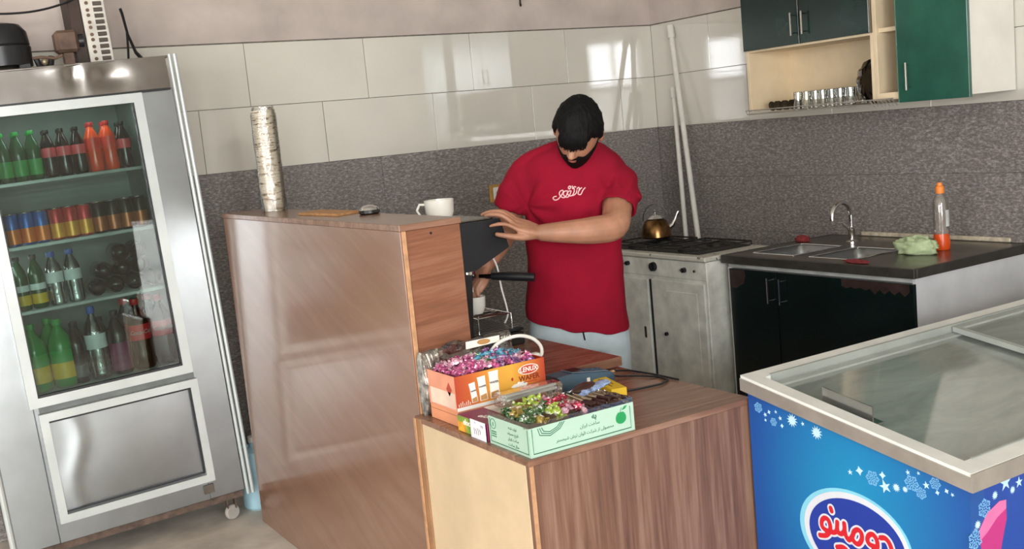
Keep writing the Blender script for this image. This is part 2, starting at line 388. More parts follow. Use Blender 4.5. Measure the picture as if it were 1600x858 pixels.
m = MB(); m.tube([(UL-.01, -.004, B0-.02), (UL-.01, -.004, T0+.02)], .012, 10); m.build('corner_bead', M_alu, FR)
def door_frame(name, x0, x1, z0, z1, t, parent, y0=-.035):
    m = MB(); y1 = -.001
    for poly in ([(x0,z0),(x1,z0),(x1-t,z0+t),(x0+t,z0+t)], [(x1,z0),(x1,z1),(x1-t,z1-t),(x1-t,z0+t)], [(x1,z1),(x0,z1),(x0+t,z1-t),(x1-t,z1-t)], [(x0,z1),(x0,z0),(x0+t,z0+t),(x0+t,z1-t)]):
        m.prism([(a, y0, b) for a, b in poly], (0, y1-y0, 0))
    return m.build(name, M_alu, parent, smooth=0)
gd = door_frame('glass_door', -.769, -.124, .701, 1.875, .037, FR)
m = MB()
for (a,b,c,d) in ((GL,GR,GB,GB+.007),(GL,GR,GT,GT+.007),(GL-.001,GL+.006,GB,GT),(GR-.006,GR+.001,GB,GT)): m.box(a,b,-.03,-.004,c,d)
m.build('rubber_gasket', M_black, gd)
M_doorglass = thin_glass('fridge_door_glass', '#dbe5e1', 1.0, .02, .015)
MB().box(GL, GR, -.018, -.012, GB, GT).build('glass_pane', M_doorglass, gd)
ld = door_frame('lower_door', -.742, -.114, .221, .671, .032, FR)
m = MB()
for (a,b,c,d) in ((-.715,-.152,.262,.268),(-.715,-.152,.631,.637),(-.716,-.711,.262,.637),(-.156,-.151,.262,.637)): m.box(a,b,-.03,-.004,c,d)
m.build('rubber_gasket', M_black, ld)
m = MB(); nx, nz = 30, 20
for i in range(nz+1):
    for j in range(nx+1):
        u = -.712 + .557*j/nx; z = .265 + .37*i/nz
        m.v.append((u, -.016 - .006*math.sin(math.pi*j/nx)*math.sin(math.pi*i/nz) - .004*math.exp(-((u+.64-.03*math.sin(z*14))/.03)**2), z))
for i in range(nz):
    for j in range(nx): a = i*(nx+1)+j; m.f.append((a, a+1, a+nx+2, a+nx+1)); m.m.append(0)
m.build('steel_panel', M_steel, ld, smooth=60)
MB().box(-.735, -.118, -.008, -.001, .672, .700).build('door_gap', mat('grey_gap', '#6f7371', .5, .4), FR)
MB().box(UL+.01, UR-.01, .01, .03, B0-.03, B0).build('skirt', MATS['rusty_caster'] if 'rusty_caster' in MATS else mat('rusty_caster', '#5b4a40', .7, .2, var=.3, vs=30), FR)
MB().box(-.165, -.12, -.012, -.001, .165, .205, .002).build('hinge_plate', M_steel_dull, FR)
SHZ = (1.585, 1.335, 1.078, .745)
M_wire = mat('shelf_wire', '#9aa3a1', .35, .6)
for z in SHZ:
    m = MB(); a0, a1 = GL-.018, GR+.018
    for k in range(16): y = .045 + (DP-.12)*k/15; m.box(a0, a1, y-.002, y+.002, z-.008, z-.003)
    m.box(a0, a1, .038, .044, z-.014, z-.002); m.box(a0, a0+.006, .04, DP-.06, z-.014, z-.008); m.box(a1-.006, a1, .04, DP-.06, z-.014, z-.008)
    m.build('shelf', M_wire, FR)
# lamp tube inside the cabinet top, plus an added unseen strip lighting the lower shelves
MB().box(GL+.05, GR-.05, .045, .07, 1.845, 1.862, .004).build('lamp_and_fill_tube', mat('tube_diffuser', '#dfe8e6', .4), FR)
def fridge_lamp_and_fill(u, v, z, sx, sy, rot, power):
    l = bpy.data.lights.new('fridge_lamp_and_fill', 'AREA'); l.shape = 'RECTANGLE'; l.size = sx; l.size_y = sy; l.energy = power; l.color = (.90, 1.0, .97)
    o = bpy.data.objects.new('fridge_lamp_and_fill', l); o.parent = FR; o.location = (u, v, z); o.rotation_euler = rot; COL.objects.link(o)
fridge_lamp_and_fill((GL+GR)/2, .055, 1.842, .45, .03, (R_(25), 0, 0), 1.5)
fridge_lamp_and_fill(GL-.012, .05, 1.25, .03, .9, (0, R_(-70), 0), .9)  # added fill light at the left jamb, brightens the dark lower bottles
MB().box(GL-.0195, GL-.014, .04, .06, .80, 1.70, .002).build('lamp_and_fill_tube', MATS['tube_diffuser'], FR)  # body of the added fill strip, made like the top tube
M_caster = mat('caster_wheel', '#a9a29a', .6)
for (u, v) in ((UR-.06, .05), (UL+.06, .05), (UR-.06, DP-.06), (UL+.06, DP-.06)):
    zb = (FM.inverted() @ Vector((0,0,0))).z
    lo = (FM @ Vector((u, v, 0))).z
    m = MB(); m.box(u-.025, u+.025, v-.025, v+.025, B0-.012, B0).box(u-.02, u-.015, v-.012, v+.02, .05-lo, B0-.01).box(u+.015, u+.02, v-.012, v+.02, .05-lo, B0-.01)
    c = m.build('caster', mat('rusty_caster', '#5b4a40', .7, .2, var=.3, vs=30), FR)
    m = MB(); m.lathe([(.001,-.012),(.03,-.012),(.034,-.006),(.034,.006),(.03,.012),(.001,.012)], 18)
    m.xf(Matrix.Translation((u, v+.005, .034-lo)) @ Matrix.Rotation(R_(20), 4, 'Z') @ Matrix.Rotation(R_(90), 4, 'X')); m.build('wheel', M_caster, c)

# ================================================================== tall bar counter
o0 = (-2.868, -2.325, 0)
TC = thing('bar_counter', 'tall narrow walnut laminate bar counter beside the fridge', 'counter', o0)
X0, X1, Y0, Y1, Z1 = -2.868, -2.672, -2.325, -.63, 1.345
MB().box(X0, X0+.018, Y0+.001, Y1, 0, Z1-.019, .001).build('side_panel', M_wood_side, TC, off=o0)
MB().box(X0+.019, X1, Y0, Y0+.018, 0, Z1-.019, .001).build('end_panel', M_wood_end, TC, off=o0)
MB().box(X0+.004, X0+.0175, Y0-.004, Y0+.0005, 0, Z1-.019, .001).build('edge_strip', M_wood_edge, TC, off=o0)
MB().box(X1-.018, X1, Y0+.019, Y1, 0, Z1-.019, .001).build('side_panel', M_wood_side, TC, off=o0)
MB().box(X0+.019, X1-.019, Y1-.018, Y1, 0, Z1-.019, .001).build('end_panel', M_wood_end, TC, off=o0)
MB().box(X0-.003, X1+.004, Y0-.005, Y1+.003, Z1-.0185, Z1, .0015).build('top_board', M_wood_top, TC, off=o0)
m = MB(); m.lathe([(.0001,0),(.004,0),(.004,.001),(.0001,.001)], 8); m.xf(Matrix.Translation((-2.77, Y0-.001, 1.31)) @ Matrix.Rotation(R_(90), 4, 'X')); m.build('screw_cap', M_black, TC, off=o0)

# ================================================================== low counter
o0 = (-2.885, -2.945, 0)
LC = thing('service_counter', 'low walnut laminate counter with raw beige end panel and candy boxes on top', 'counter', o0)
X0, X1, Y0, Y1, Z1 = -2.885, -2.15, -2.945, -2.332, .79
MB().box(X0, X0+.016, Y0+.017, Y1-.04, 0, Z1-.017, .001).build('beige_end_panel', M_beige, LC, off=o0)
MB().box(X0-.004, X0+.016, Y1-.039, Y1, 0, Z1-.004, .001).build('edge_post', mat('brown_edge_post', '#9b724f', .55), LC, off=o0)
MB().box(X0-.008, X0-.0045, Y1-.012, Y1, 0, Z1-.004, .0005).build('edge_strip', M_wood_edge, LC, off=o0)
MB().box(X0, X1, Y0, Y0+.016, 0, Z1-.017, .001).build('front_panel', M_wood_front, LC, off=o0)
MB().box(X0, X0+.012, Y0-.0015, Y0-.0001, 0, Z1-.017).build('edge_strip', M_wood_edge, LC, off=o0)
MB().box(X0-.002, X1+.003, Y0-.003, Y1, Z1-.0165, Z1, .001).build('top_board', M_wood_top, LC, off=o0)
MB().box(X0+.017, X1-.002, Y1-.017, Y1-.001, 0, Z1-.017).build('back_panel', M_wood_front, LC, off=o0)
for (z0, z1) in ((.03, .52), (.53, .775)):
    MB().box(X1+.004, X1+.022, Y0+.004, Y1-.02, z0, z1, .0015).build('drawer_front', M_wood_front, LC, off=o0)

# ================================================================== machine table behind
o0 = (-2.655, -2.33, 0)
MT = thing('coffee_table_stand', 'walnut laminate table holding the espresso machine behind the low counter', 'table', o0)
MB().box(-2.662, -2.15, -2.362, -1.25, .798, .828, .0015).build('table_top', M_wood_top, MT, off=o0)
for (x, y) in ((-2.64, -2.30), (-2.19, -2.30), (-2.64, -1.28), (-2.19, -1.28)):
    MB().box(x-.02, x+.02, y-.02, y+.02, 0, .798, .002).build('leg', M_wood_front, MT, off=o0)
MB().box(-2.16, -2.152, -2.26, -1.3, .10, .79).build('modesty_panel', M_wood_front, MT, off=o0)

# ================================================================== freezer
o0 = (-2.175, -3.65, 0)
FZ = thing('chest_freezer', 'blue ice cream chest freezer with sloping sliding glass lids', 'freezer', o0)
FX0, FX1, FY0, FY1 = -2.172, -.45, -3.645, -2.957
def ztop(y): return .86 + (.86-.745)/.7*(y+2.95)
def freezer_blue():
    m, t, n, l, b = nt('freezer_blue_print'); setp(b, Roughness=.28)
    tc = n.new('ShaderNodeTexCoord'); mp = n.new('ShaderNodeMapping'); l.new(tc.outputs['Object'], mp.inputs[0])
    mp.inputs['Location'].default_value = (0, -.80, -1.02); mp.inputs['Scale'].default_value = (0.0, 2.35, 1.75)
    ln = n.new('ShaderNodeVectorMath'); ln.operation = 'LENGTH'; l.new(mp.outputs[0], ln.inputs[0])
    l.new(ramp(n, l, ln.outputs['Value'], [(.0, '#1788b6'), (.35, '#1474ab'), (.75, '#165199'), (1.0, '#163b83')]), b.inputs['Base Color'])
    return m
M_fzblue = freezer_blue(); M_fzdark = mat('freezer_dark_blue', '#16439a', .28, var=.08, vs=4)
y = (FY0, FY1)
HT = .042
for nm, x0, x1, mt in (('end_wall', FX0, FX0+.05, M_fzblue), ('end_wall', FX1-.05, FX1, M_fzblue)):
    m = MB(); m.prism([(x0, FY0, .06), (x0, FY1, .06), (x0, FY1, ztop(FY1)-HT), (x0, FY0, ztop(FY0)-HT)], (x1-x0, 0, 0)); m.build(nm, mt, FZ, smooth=0, off=o0)
for nm, y0, y1 in (('front_wall', FY0, FY0+.05), ('back_wall', FY1-.05, FY1)):
    m = MB(); m.prism([(FX0+.05, y0, .06), (FX0+.05, y1, .06), (FX0+.05, y1, ztop(y1)-HT), (FX0+.05, y0, ztop(y0)-HT)], (FX1-FX0-.1, 0, 0)); m.build(nm, M_fzdark, FZ, smooth=0, off=o0)
M_liner = mat('frosty_liner', '#d5dcda', .5, var=.12, vs=5, bump=.3, bs=25, bd=.006)
m = MB(); m.box(FX0+.05, FX1-.05, FY0+.05, FY1-.05, .06, .1).box(FX0+.05, FX0+.055, FY0+.05, FY1-.05, .1, .66).box(FX1-.055, FX1-.05, FY0+.05, FY1-.05, .1, .66)
m.box(FX0+.05, FX1-.05, FY0+.05, FY0+.055, .1, .66).box(FX0+.05, FX1-.05, FY1-.055, FY1-.05, .1, .74); m.build('inner_liner', M_liner, FZ, off=o0)
m = MB(); m.box(FX0+.02, FX1-.02, FY0+.02, FY1-.02, 0, .06); m.build('plinth', M_black, FZ, off=o0)
M_rim = mat('pale_plastic_rim', '#dedfda', .35, .1, var=.05, vs=8); M_rimm = mat('rim_metal_edge', '#a9a49c', .35, .5, var=.08, vs=12)
m = MB()
def slab(m, x0, x1, y0, y1, d0, d1):
    m.add([(x, y, ztop(y)+d) for x in (x0, x1) for y in (y0, y1) for d in (d0, d1)], [(0,1,3,2),(4,6,7,5),(0,4,5,1),(2,3,7,6),(1,5,7,3),(0,2,6,4)])
R0 = .012
slab(m, FX0-R0, FX0+.034, FY0+.0352, FY1+R0, -HT, 0); slab(m, FX1-.05, FX1+R0, FY0+.0352, FY1+R0, -HT, 0)
slab(m, FX0+.034, FX1-.05, FY1-.035, FY1+R0, -HT, 0); m.build('rim', M_rim, FZ, smooth=0, off=o0)
m = MB(); slab(m, FX0-R0, FX1+R0, FY0-R0-.002, FY0+.035, -HT, .001); m.build('front_rim', M_rim, FZ, smooth=0, off=o0)
m = MB(); slab(m, FX0-R0-.003, FX1+R0, FY0-R0-.006, FY0-R0-.002, -HT, .0); m.build('metal_edge', M_rimm, FZ, smooth=0, off=o0)
m = MB(); slab(m, FX0-R0-.004, FX0-R0, FY0-R0-.002, FY1+R0, -HT, -.008); m.build('metal_edge', M_rimm, FZ, smooth=0, off=o0)
M_lidframe = mat('grey_lid_frame', '#9ea39e', .4, .2, var=.06, vs=8)
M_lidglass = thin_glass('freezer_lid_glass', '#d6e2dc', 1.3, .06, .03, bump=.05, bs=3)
def add_haze(m, col, lo, hi, sc):
    # dusty film on the glass: part of the clear share scatters instead
    n = m.node_tree.nodes; l = m.node_tree.links; tr = next(q for q in n if q.type == 'BSDF_TRANSPARENT'); mx = next(q for q in n if q.type == 'MIX_SHADER')
    df = n.new('ShaderNodeBsdfDiffuse'); df.inputs[0].default_value = lin(col); tl = n.new('ShaderNodeBsdfTranslucent'); tl.inputs[0].default_value = lin(col)
    ad = n.new('ShaderNodeMixShader'); ad.inputs[0].default_value = .4; l.new(df.outputs[0], ad.inputs[1]); l.new(tl.outputs[0], ad.inputs[2])
    f = noise_tex(n, l, coords(n, l, (1, 3, 1)), sc, 5, .6, .6); mr = n.new('ShaderNodeMapRange'); mr.inputs[1].default_value = .3; mr.inputs[2].default_value = .75; mr.inputs[3].default_value = lo; mr.inputs[4].default_value = hi; l.new(f, mr.inputs[0])
    m2 = n.new('ShaderNodeMixShader'); l.new(mr.outputs[0], m2.inputs[0]); l.new(tr.outputs[0], m2.inputs[1]); l.new(ad.outputs[0], m2.inputs[2]); l.new(m2.outputs[0], mx.inputs[1])
add_haze(M_lidglass, '#d3dcd6', .42, .70, 3.0)  # dirty, frosty lid; haze raised to stand in for light inside
def lid(x0, x1, dz):
    y0, y1 = FY0+.04, FY1-.04; t = .020
    m = MB()
    for a in ((x0, x1, y0, y0+t), (x0, x1, y1-t, y1), (x0, x0+t, y0+t, y1-t), (x1-t, x1, y0+t, y1-t)): slab(m, *a, dz-.016, dz)
    f = m.build('sliding_lid', M_lidframe, FZ, smooth=0, off=o0)
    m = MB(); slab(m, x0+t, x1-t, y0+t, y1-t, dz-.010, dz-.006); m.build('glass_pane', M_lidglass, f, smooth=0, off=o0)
    return f
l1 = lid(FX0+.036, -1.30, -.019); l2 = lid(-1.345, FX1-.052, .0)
m = MB(); slab(m, FX0+.055, FX1-.055, FY1-.036, FY1-.030, -.02, .004); slab(m, FX0+.055, FX1-.055, FY0+.031, FY0+.036, -.02, .004); m.build('lid_track', M_lidframe, FZ, smooth=0, off=o0)
m = MB(); slab(m, FX0+.050, FX0+.054, -3.34, -3.18, -.018, .030); slab(m, FX0+.050, FX0+.09, -3.34, -3.18, -.019, -.016); m.build('lid_grip', thin_glass('smoky_grip', '#c9cbc8', 1.5, .15, .25), l1, smooth=0, off=o0)
# printed snow, stars and logo on the end
M_snow = mat('print_pale_ice', '#bcdcec', .3, var=.02); M_snow2 = mat('print_soft_ice', '#7fb9e2', .3, var=.02)
M_red = mat('print_red', '#c8222f', .3, var=.03); M_logo_w = mat('print_white', '#cfd2da', .3, var=.02); M_logo_b = mat('print_navy', '#1f3a96', .3, var=.02); M_logo_c = mat('print_ring_cyan', '#7fc6dc', .3, var=.02)
ex = FX0 - .0006
def on_end(ch, y_, z_, s_, mt, rot=0):
    z_ -= .026 if y_ > -3.25 else .012
    if ch == '✻': ch = '✹'
    c_, s2 = math.cos(rot), math.sin(rot)
    text(ch, s_, mt, FZ, Vector((ex, y_, z_)) - Vector(o0), (0, -c_, s2), (0, s2, c_), 'snow_print', extrude=.0003)
for (ch, y_, z_, s_, k) in (('❄',-2.995,.80,.03,1),('★',-3.02,.785,.016,0),('✦',-3.035,.795,.016,0),('❄',-3.05,.77,.024,1),('★',-3.075,.785,.016,0),('✦',-3.08,.765,.016,0),
        ('✻',-3.119,.785,.05,0),('★',-3.155,.785,.015,0),('✻',-3.202,.768,.05,0),('✦',-3.02,.77,.012,0),('★',-3.06,.80,.012,0),
        ('★',-3.305,.675,.018,0),('✦',-3.335,.685,.03,0),('❄',-3.375,.675,.04,1),('★',-3.412,.662,.04,0),('✦',-3.405,.69,.025,0),('✻',-3.445,.668,.03,0),
        ('❄',-3.49,.69,.04,1),('★',-3.48,.715,.016,0),('✻',-3.47,.67,.022,0),('★',-3.53,.695,.022,0),('❄',-3.515,.672,.03,1),('★',-3.51,.72,.012,0),('❄',-3.555,.705,.03,1),('✦',-3.56,.685,.016,0),('✦',-3.585,.695,.016,0),('★',-3.60,.69,.012,0)):
    on_end(ch, y_, z_, s_, (M_snow, M_snow2)[k], rot=(y_*37) % .6)
def ellipse(cy, cz, a, b, th, x, x1, mt, name):
    m = MB(); n_ = 64
    m.prism([(x, cy + a*math.cos(t)*math.cos(th) - b*math.sin(t)*math.sin(th), cz + a*math.cos(t)*math.sin(th) + b*math.sin(t)*math.cos(th)) for t in [2*math.pi*i/n_ for i in range(n_)]], (x1-x, 0, 0))
    m.build(name, mt, FZ, off=o0)
ellipse(-3.305, .487, .180, .128, .02, ex, FX0, M_logo_c, 'logo_ring'); ellipse(-3.309, .487, .168, .120, .02, ex-.0006, FX0, M_logo_w, 'logo_ring'); ellipse(-3.312, .485, .153, .106, .02, ex-.0012, FX0, M_logo_b, 'logo_field')
LOGO = {'dot': [(-3.2368, 0.5524), (-3.2389, 0.5457)], 'waw': [(-3.1948, 0.4681), (-3.2153, 0.4735), (-3.2285, 0.4868), (-3.2318, 0.5033), (-3.2255, 0.5184), (-3.2137, 0.5199), (-3.2043, 0.51), (-3.2039, 0.4956), (-3.2147, 0.4882), (-3.2285, 0.4881), (-3.242, 0.4888), (-3.2527, 0.4975), (-3.2561, 0.5203)], 'teeth': [(-3.2545, 0.5057), (-3.2575, 0.4932), (-3.269, 0.4932), (-3.2785, 0.5048), (-3.2788, 0.5227)], 'meem': [(-3.2787, 0.5074), (-3.2829, 0.4907), (-3.2916, 0.483), (-3.3033, 0.4965), (-3.3103, 0.5112), (-3.3229, 0.5185), (-3.333, 0.5113), (-3.3325, 0.4949), (-3.322, 0.4812), (-3.31, 0.482), (-3.3014, 0.4922)], 'waw2': [(-3.368, 0.4778), (-3.3771, 0.4829), (-3.3816, 0.4954), (-3.3787, 0.5107), (-3.3676, 0.5194), (-3.3554, 0.5127), (-3.3508, 0.5001), (-3.357, 0.4907), (-3.3731, 0.4892)], 'dal': [(-3.3922, 0.5175), (-3.4053, 0.5203), (-3.4163, 0.513), (-3.4227, 0.5002), (-3.4248, 0.4874), (-3.4072, 0.4784)], 'low': [(-3.2515, 0.4521), (-3.2698, 0.4575), (-3.2835, 0.4525), (-3.2889, 0.4414)]}
def smooth_poly(P, k=8):
    out = []; n = len(P)
    for i_ in range(n-1):
        p0, p1, p2, p3 = P[max(i_-1,0)], P[i_], P[i_+1], P[min(i_+2,n-1)]
        for j_ in range(k):
            t = j_/k; out.append(.5*((2*p1) + (p2-p0)*t + (2*p0-5*p1+4*p2-p3)*t*t + (3*p1-p0-3*p2+p3)*t**3))
    return out + [P[-1]]
def blob_print(strokes, hw, x, name, mt):
    # one flat sheet: all points closer than hw to the pen strokes, edges snapped to the outline
    import numpy as np
    pts = np.array([(q.y, q.z) for st in strokes for q in smooth_poly([Vector((0, a, c)) for a, c in st])]); h = .0012
    ys = np.arange(pts[:,0].min()-hw-2*h, pts[:,0].max()+hw+2*h, h); zs = np.arange(pts[:,1].min()-hw-2*h, pts[:,1].max()+hw+2*h, h)
    G = np.stack(np.meshgrid(ys, zs, indexing='ij'), -1); d2 = ((G[:,:,None,:]-pts[None,None])**2).sum(-1); k_ = d2.argmin(-1); d = np.sqrt(d2.min(-1))
    near = pts[k_]; S = np.where((d > hw)[...,None], near + (G-near)*(hw/np.maximum(d, 1e-9))[...,None], G)
    ins = d < hw; m = MB(); idx = {}
    for a in range(len(ys)-1):
        for c in range(len(zs)-1):
            q = [(a,c),(a,c+1),(a+1,c+1),(a+1,c)]
            if any(ins[p] for p in q):
                f = []
                for p in q:
                    if p not in idx: idx[p] = len(m.v); m.v.append((x-o0[0], S[p][0]-o0[1], S[p][1]-o0[2]))
                    f.append(idx[p])
                m.f.append(tuple(f)); m.m.append(0)
    return link(name, m.mesh(name, mt, 0, fix=False), FZ)
blob_print(LOGO.values(), .0118, ex-.0018, 'logo_lettering', M_logo_w)
blob_print(LOGO.values(), .0066, ex-.0024, 'logo_lettering', M_red)
# front: stars and the pink ice pop
fy = FY0 - .0006
for (ch, x_, z_, s_, k) in (('★',-2.045,.691,.045,0),('✻',-2.085,.672,.028,0),('✻',-2.02,.668,.026,0),('❄',-2.124,.652,.045,1),('✻',-2.005,.71,.02,0),('★',-1.995,.68,.03,0),('✻',-2.15,.62,.03,0),('❄',-2.16,.588,.05,1),('★',-1.95,.69,.03,0),('✻',-1.90,.66,.03,0)):
    text('✹' if ch == '✻' else ch, s_, (M_snow, M_snow2)[k], FZ, Vector((x_, fy, z_ - .008)) - Vector(o0), (1, 0, 0), (0, 0, 1), 'snow_print', extrude=.0003)
M_pink = mat('print_pink', '#b8307d', .3, var=.03); M_pink2 = mat('print_pink_light', '#cf6fa3', .3, var=.03)
m = MB(); m.prism([(-2.145, fy, .60), (-2.115, fy, .632), (-2.07, fy, .648), (-2.045, fy, .645), (-2.045, fy, .60), (-2.06, fy, .56), (-2.08, fy, .50), (-2.13, fy, .50), (-2.14, fy, .55)], (0, .0006, 0)); m.build('ice_pop_print', M_pink, FZ, off=o0)
m = MB(); m.prism([(-2.145, fy-.0005, .60), (-2.115, fy-.0005, .632), (-2.07, fy-.0005, .648), (-2.045, fy-.0005, .645), (-2.046, fy-.0005, .625), (-2.08, fy-.0005, .612), (-2.12, fy-.0005, .585), (-2.143, fy-.0005, .575)], (0, .0005, 0)); m.build('ice_pop_print', M_pink2, FZ, off=o0)
# ================================================================== stove
o0 = (-.82, -1.275, 0)
ST = thing('gas_stove', 'old white enamel gas stove with chipped top and two lower doors', 'stove', o0)
M_chip = mat('rusty_black_chips', '#2b2521', .7, var=.3, vs=40)
def chipped(name, base, chip, thr, sc):
    m, t, n, l, b = nt(name); setp(b, Roughness=.4); vec = coords(n, l)
    f = noise_tex(n, l, vec, sc, 6, .65, .3); g = noise_tex(n, l, vec, 9, 4)
    c = ramp(n, l, f, [(thr, chip), (thr+.025, base)]); c2 = ramp(n, l, g, [(.3, (.82,.82,.80,1)), (.7, (1.05,1.05,1.05,1))])
    mul = n.new('ShaderNodeMix'); mul.data_type = 'RGBA'; mul.blend_type = 'MULTIPLY'; mul.inputs[0].default_value = 1
    l.new(c, mul.inputs[6]); l.new(c2, mul.inputs[7]); l.new(mul.outputs[2], b.inputs['Base Color']); return m
M_chipen = chipped('chipped_white_enamel', '#cfcdc2', '#3a322c', .36, 34)
SX0, SX1, SY0, SY1 = -.82, -.40, -1.275, -.43
MB().box(SX0+.004, SX1, SY0, SY1, .04, .872, .004).build('stove_body', M_enamel, ST, off=o0)
MB().box(SX0, SX0+.004, SY0, SY1, .785, .87, .001).build('control_panel', M_enamel, ST, off=o0)
MB().box(SX0-.008, SX1, SY0-.006, SY1, .874, .897, .005).build('stove_top', M_chipen, ST, off=o0)
M_soot = mat('sooty_iron', '#1d1a18', .6, var=.4, vs=30, bump=.4, bs=70)
MB().box(SX0+.05, SX1-.03, SY0+.10, SY1-.03, .8975, .902, .001).build('burner_tray', M_soot, ST, off=o0)
for (cx, cy) in ((-.71, -1.02), (-.52, -1.02), (-.71, -.62), (-.52, -.62)):
    m = MB(); m.lathe([(.001,.903),(.045,.903),(.045,.912),(.03,.918),(.001,.918)], 16, (cx, cy, 0)); m.build('burner', M_soot, ST, off=o0)
for cy in (-1.02, -.62):
    m = MB()
    for x in (-.78, -.44): m.tube([(x, cy-.17, .905), (x, cy-.17, .922), (x, cy+.17, .922), (x, cy+.17, .905)], .0045, 6)
    for y_ in (-.17, 0, .17): m.tube([(-.78, cy+y_, .922), (-.44, cy+y_, .922)], .0045, 6)
    for x in (-.71, -.52): m.tube([(x, cy-.17, .922), (x, cy-.03, .926)], .004, 6); m.tube([(x, cy+.17, .922), (x, cy+.03, .926)], .004, 6)
    m.build('grate', M_soot, ST, off=o0)
def disc_x(m, x, y_, z, r, d, n=16):
    i = len(m.v); m.lathe([(.0001,0),(r*.95,0),(r,d*.3),(r*.9,d),(.0001,d)], n); m.xf(Matrix.Translation((x, y_, z)) @ Matrix.Rotation(R_(-90), 4, 'Y'), i)
for (y_, z, r) in ((-.684, .838, .012), (-.891, .832, .024), (-1.124, .829, .013), (-1.195, .827, .007)):
    m = MB(); disc_x(m, SX0, y_, z, r, .018 if r > .01 else .006)
    if r > .02: m.box(SX0-.026, SX0-.016, y_-.004, y_+.004, z-.02, z+.02, .001)
    elif r > .01: m.box(SX0-.024, SX0-.016, y_-.003, y_+.011, z-.003, z+.003, .001)
    m.build('knob', M_black if r > .01 else M_steel_dull, ST, off=o0)
d1 = MB().box(SX0-.012, SX0+.003, -.842, SY1-.0, .07, .765, .003).build('door', M_enamel, ST, off=o0)
d2 = MB().box(SX0-.012, SX0+.003, SY0+.008, -.872, .07, .770, .003).build('door', M_enamel, ST, off=o0)
m = MB(); m.box(SX0-.0145, SX0-.012, -1.215, -.99, .12, .72, .002); m.build('pressed_panel', M_enamel, d2, off=o0)
m = MB(); disc_x(m, SX0-.012, -.971, .50, .010, .012, 12); m.build('knob', M_black, d2, off=o0)
m = MB(); m.box(SX0-.018, SX0-.012, -.81, -.795, .46, .52, .003); m.build('handle', M_steel_dull, d1, off=o0)
MB().box(SX0-.002, SX0+.0035, -.869, -.845, .07, .765).build('door_gap', M_black, ST, off=o0)
for y_ in (SY0+.03, SY1-.03):
    for x in (SX0+.03, SX1-.03): MB().box(x-.015, x+.015, y_-.015, y_+.015, 0, .041).build('foot', M_black, ST, off=o0)

# kettle
o0 = (-.535, -.575, .928)
KT = thing('kettle', 'small tarnished bronze kettle on the back of the stove', 'kettle', o0)
M_bronze = mat('tarnished_bronze', '#7d5e3c', .26, 1.0, var=.45, vs=14)
m = MB(); m.lathe([(.001,0),(.078,0),(.082,.006),(.080,.03),(.072,.065),(.060,.088),(.046,.098),(.044,.10)], 28); m.build('kettle_body', M_bronze, KT)
m = MB(); m.lathe([(.048,.099),(.050,.103),(.042,.112),(.022,.120),(.006,.124),(.004,.130),(.009,.137),(.010,.143),(.004,.150),(.0001,.151)], 22, cap=True); m.build('lid', M_chrome, KT)
m = MB(); m.tube([(.055,-.035,.045),(.075,-.05,.06),(.088,-.06,.09),(.097,-.067,.118),(.104,-.072,.13)], [.017,.013,.009,.008,.009], 10); m.build('spout', M_chrome, KT)
m = MB(); m.tube([(.062*math.cos(t)*.85, -.062*math.sin(0)*0 + -.04*math.cos(t), .095+.085*math.sin(t)) for t in [math.pi*i/14 for i in range(15)]], .0028, 6); m.build('handle', M_blackmetal, KT)

# pipes
M_pvc = mat('white_pipe', '#d2cfc6', .4, var=.05)
for nm, top, bot, r, lb in (('conduit_pipe', (-.022, -.19, 1.722), (-.284, -.538, .003), .0135, 'shorter thin white pipe leaning in the corner behind the stove'),
                            ('conduit_pipe', (-.022, -.201, 2.075), (-.245, -.657, .003), .0155, 'longer white pipe leaning in the corner behind the stove')):
    t = thing(nm, lb, 'pipe', bot, group='white pipes in the corner')
    d = Vector(top) - Vector(bot)
    m = MB(); m.tube([(0,0,0), d*.97], r, 12); m.build('pipe_tube', M_pvc, t)
    m = MB(); m.tube([d*.965, d], r*1.35, 12); m.build('end_cap', M_pvc, t)

# ================================================================== sink unit
o0 = (-.72, -2.37, 0)
SK = thing('sink_cabinet', 'low kitchen cabinet with dark green doors and white side under the steel sink', 'cabinet', o0)
m = MB(); m.box(-.70, -.002, -1.345, -1.33, .06, .862).box(-.70, -.002, -2.355, -1.345, .06, .08).box(-.02, -.002, -2.355, -1.345, .08, .862).box(-.70, -.69, -2.355, -1.345, .80, .862)
m.build('carcass', M_sinkwhite, SK, off=o0)
MB().box(-.722, -.002, -2.376, -2.357, .0, .862, .001).build('side_panel', M_sinkwhite, SK, off=o0)
MB().box(-.722, -.70, -2.355, -1.325, .842, .862, .001).build('front_rail', mat('grey_rail', '#b9bab6', .5), SK, off=o0)
MB().box(-.70, -.69, -2.355, -1.33, .0, .06).build('kick_board', M_black, SK, off=o0)
MB().box(-.722, -.701, -1.345, -1.318, .0, .842, .001).build('corner_post', M_sinkwhite, SK, off=o0)
def handle_bar(m, x, y_, z0, z1):
    m.tube([(x-.024, y_, z0), (x-.024, y_, z1)], .0045, 8); m.tube([(x, y_, z0+.012), (x-.024, y_, z0+.012)], .0035, 6); m.tube([(x, y_, z1-.012), (x-.024, y_, z1-.012)], .0035, 6)
M_sinkdoor = mat('blackish_green_gloss', '#0a1817', .2, var=.2, vs=5)
for (y0, y1, hy) in ((-1.648, -1.348, -1.615), (-2.376, -1.652, -1.687)):
    d = MB().box(-.742, -.723, y0, y1, .065, .840, .0012).build('door', M_sinkdoor, SK, off=o0)
    m = MB(); handle_bar(m, -.742, hy, .70, .815); m.build('handle', M_chrome, d, off=o0)
M_peel = mat('peeled_reddish_laminate', '#2f1f1b', .5, var=.5, vs=25, bump=.3)
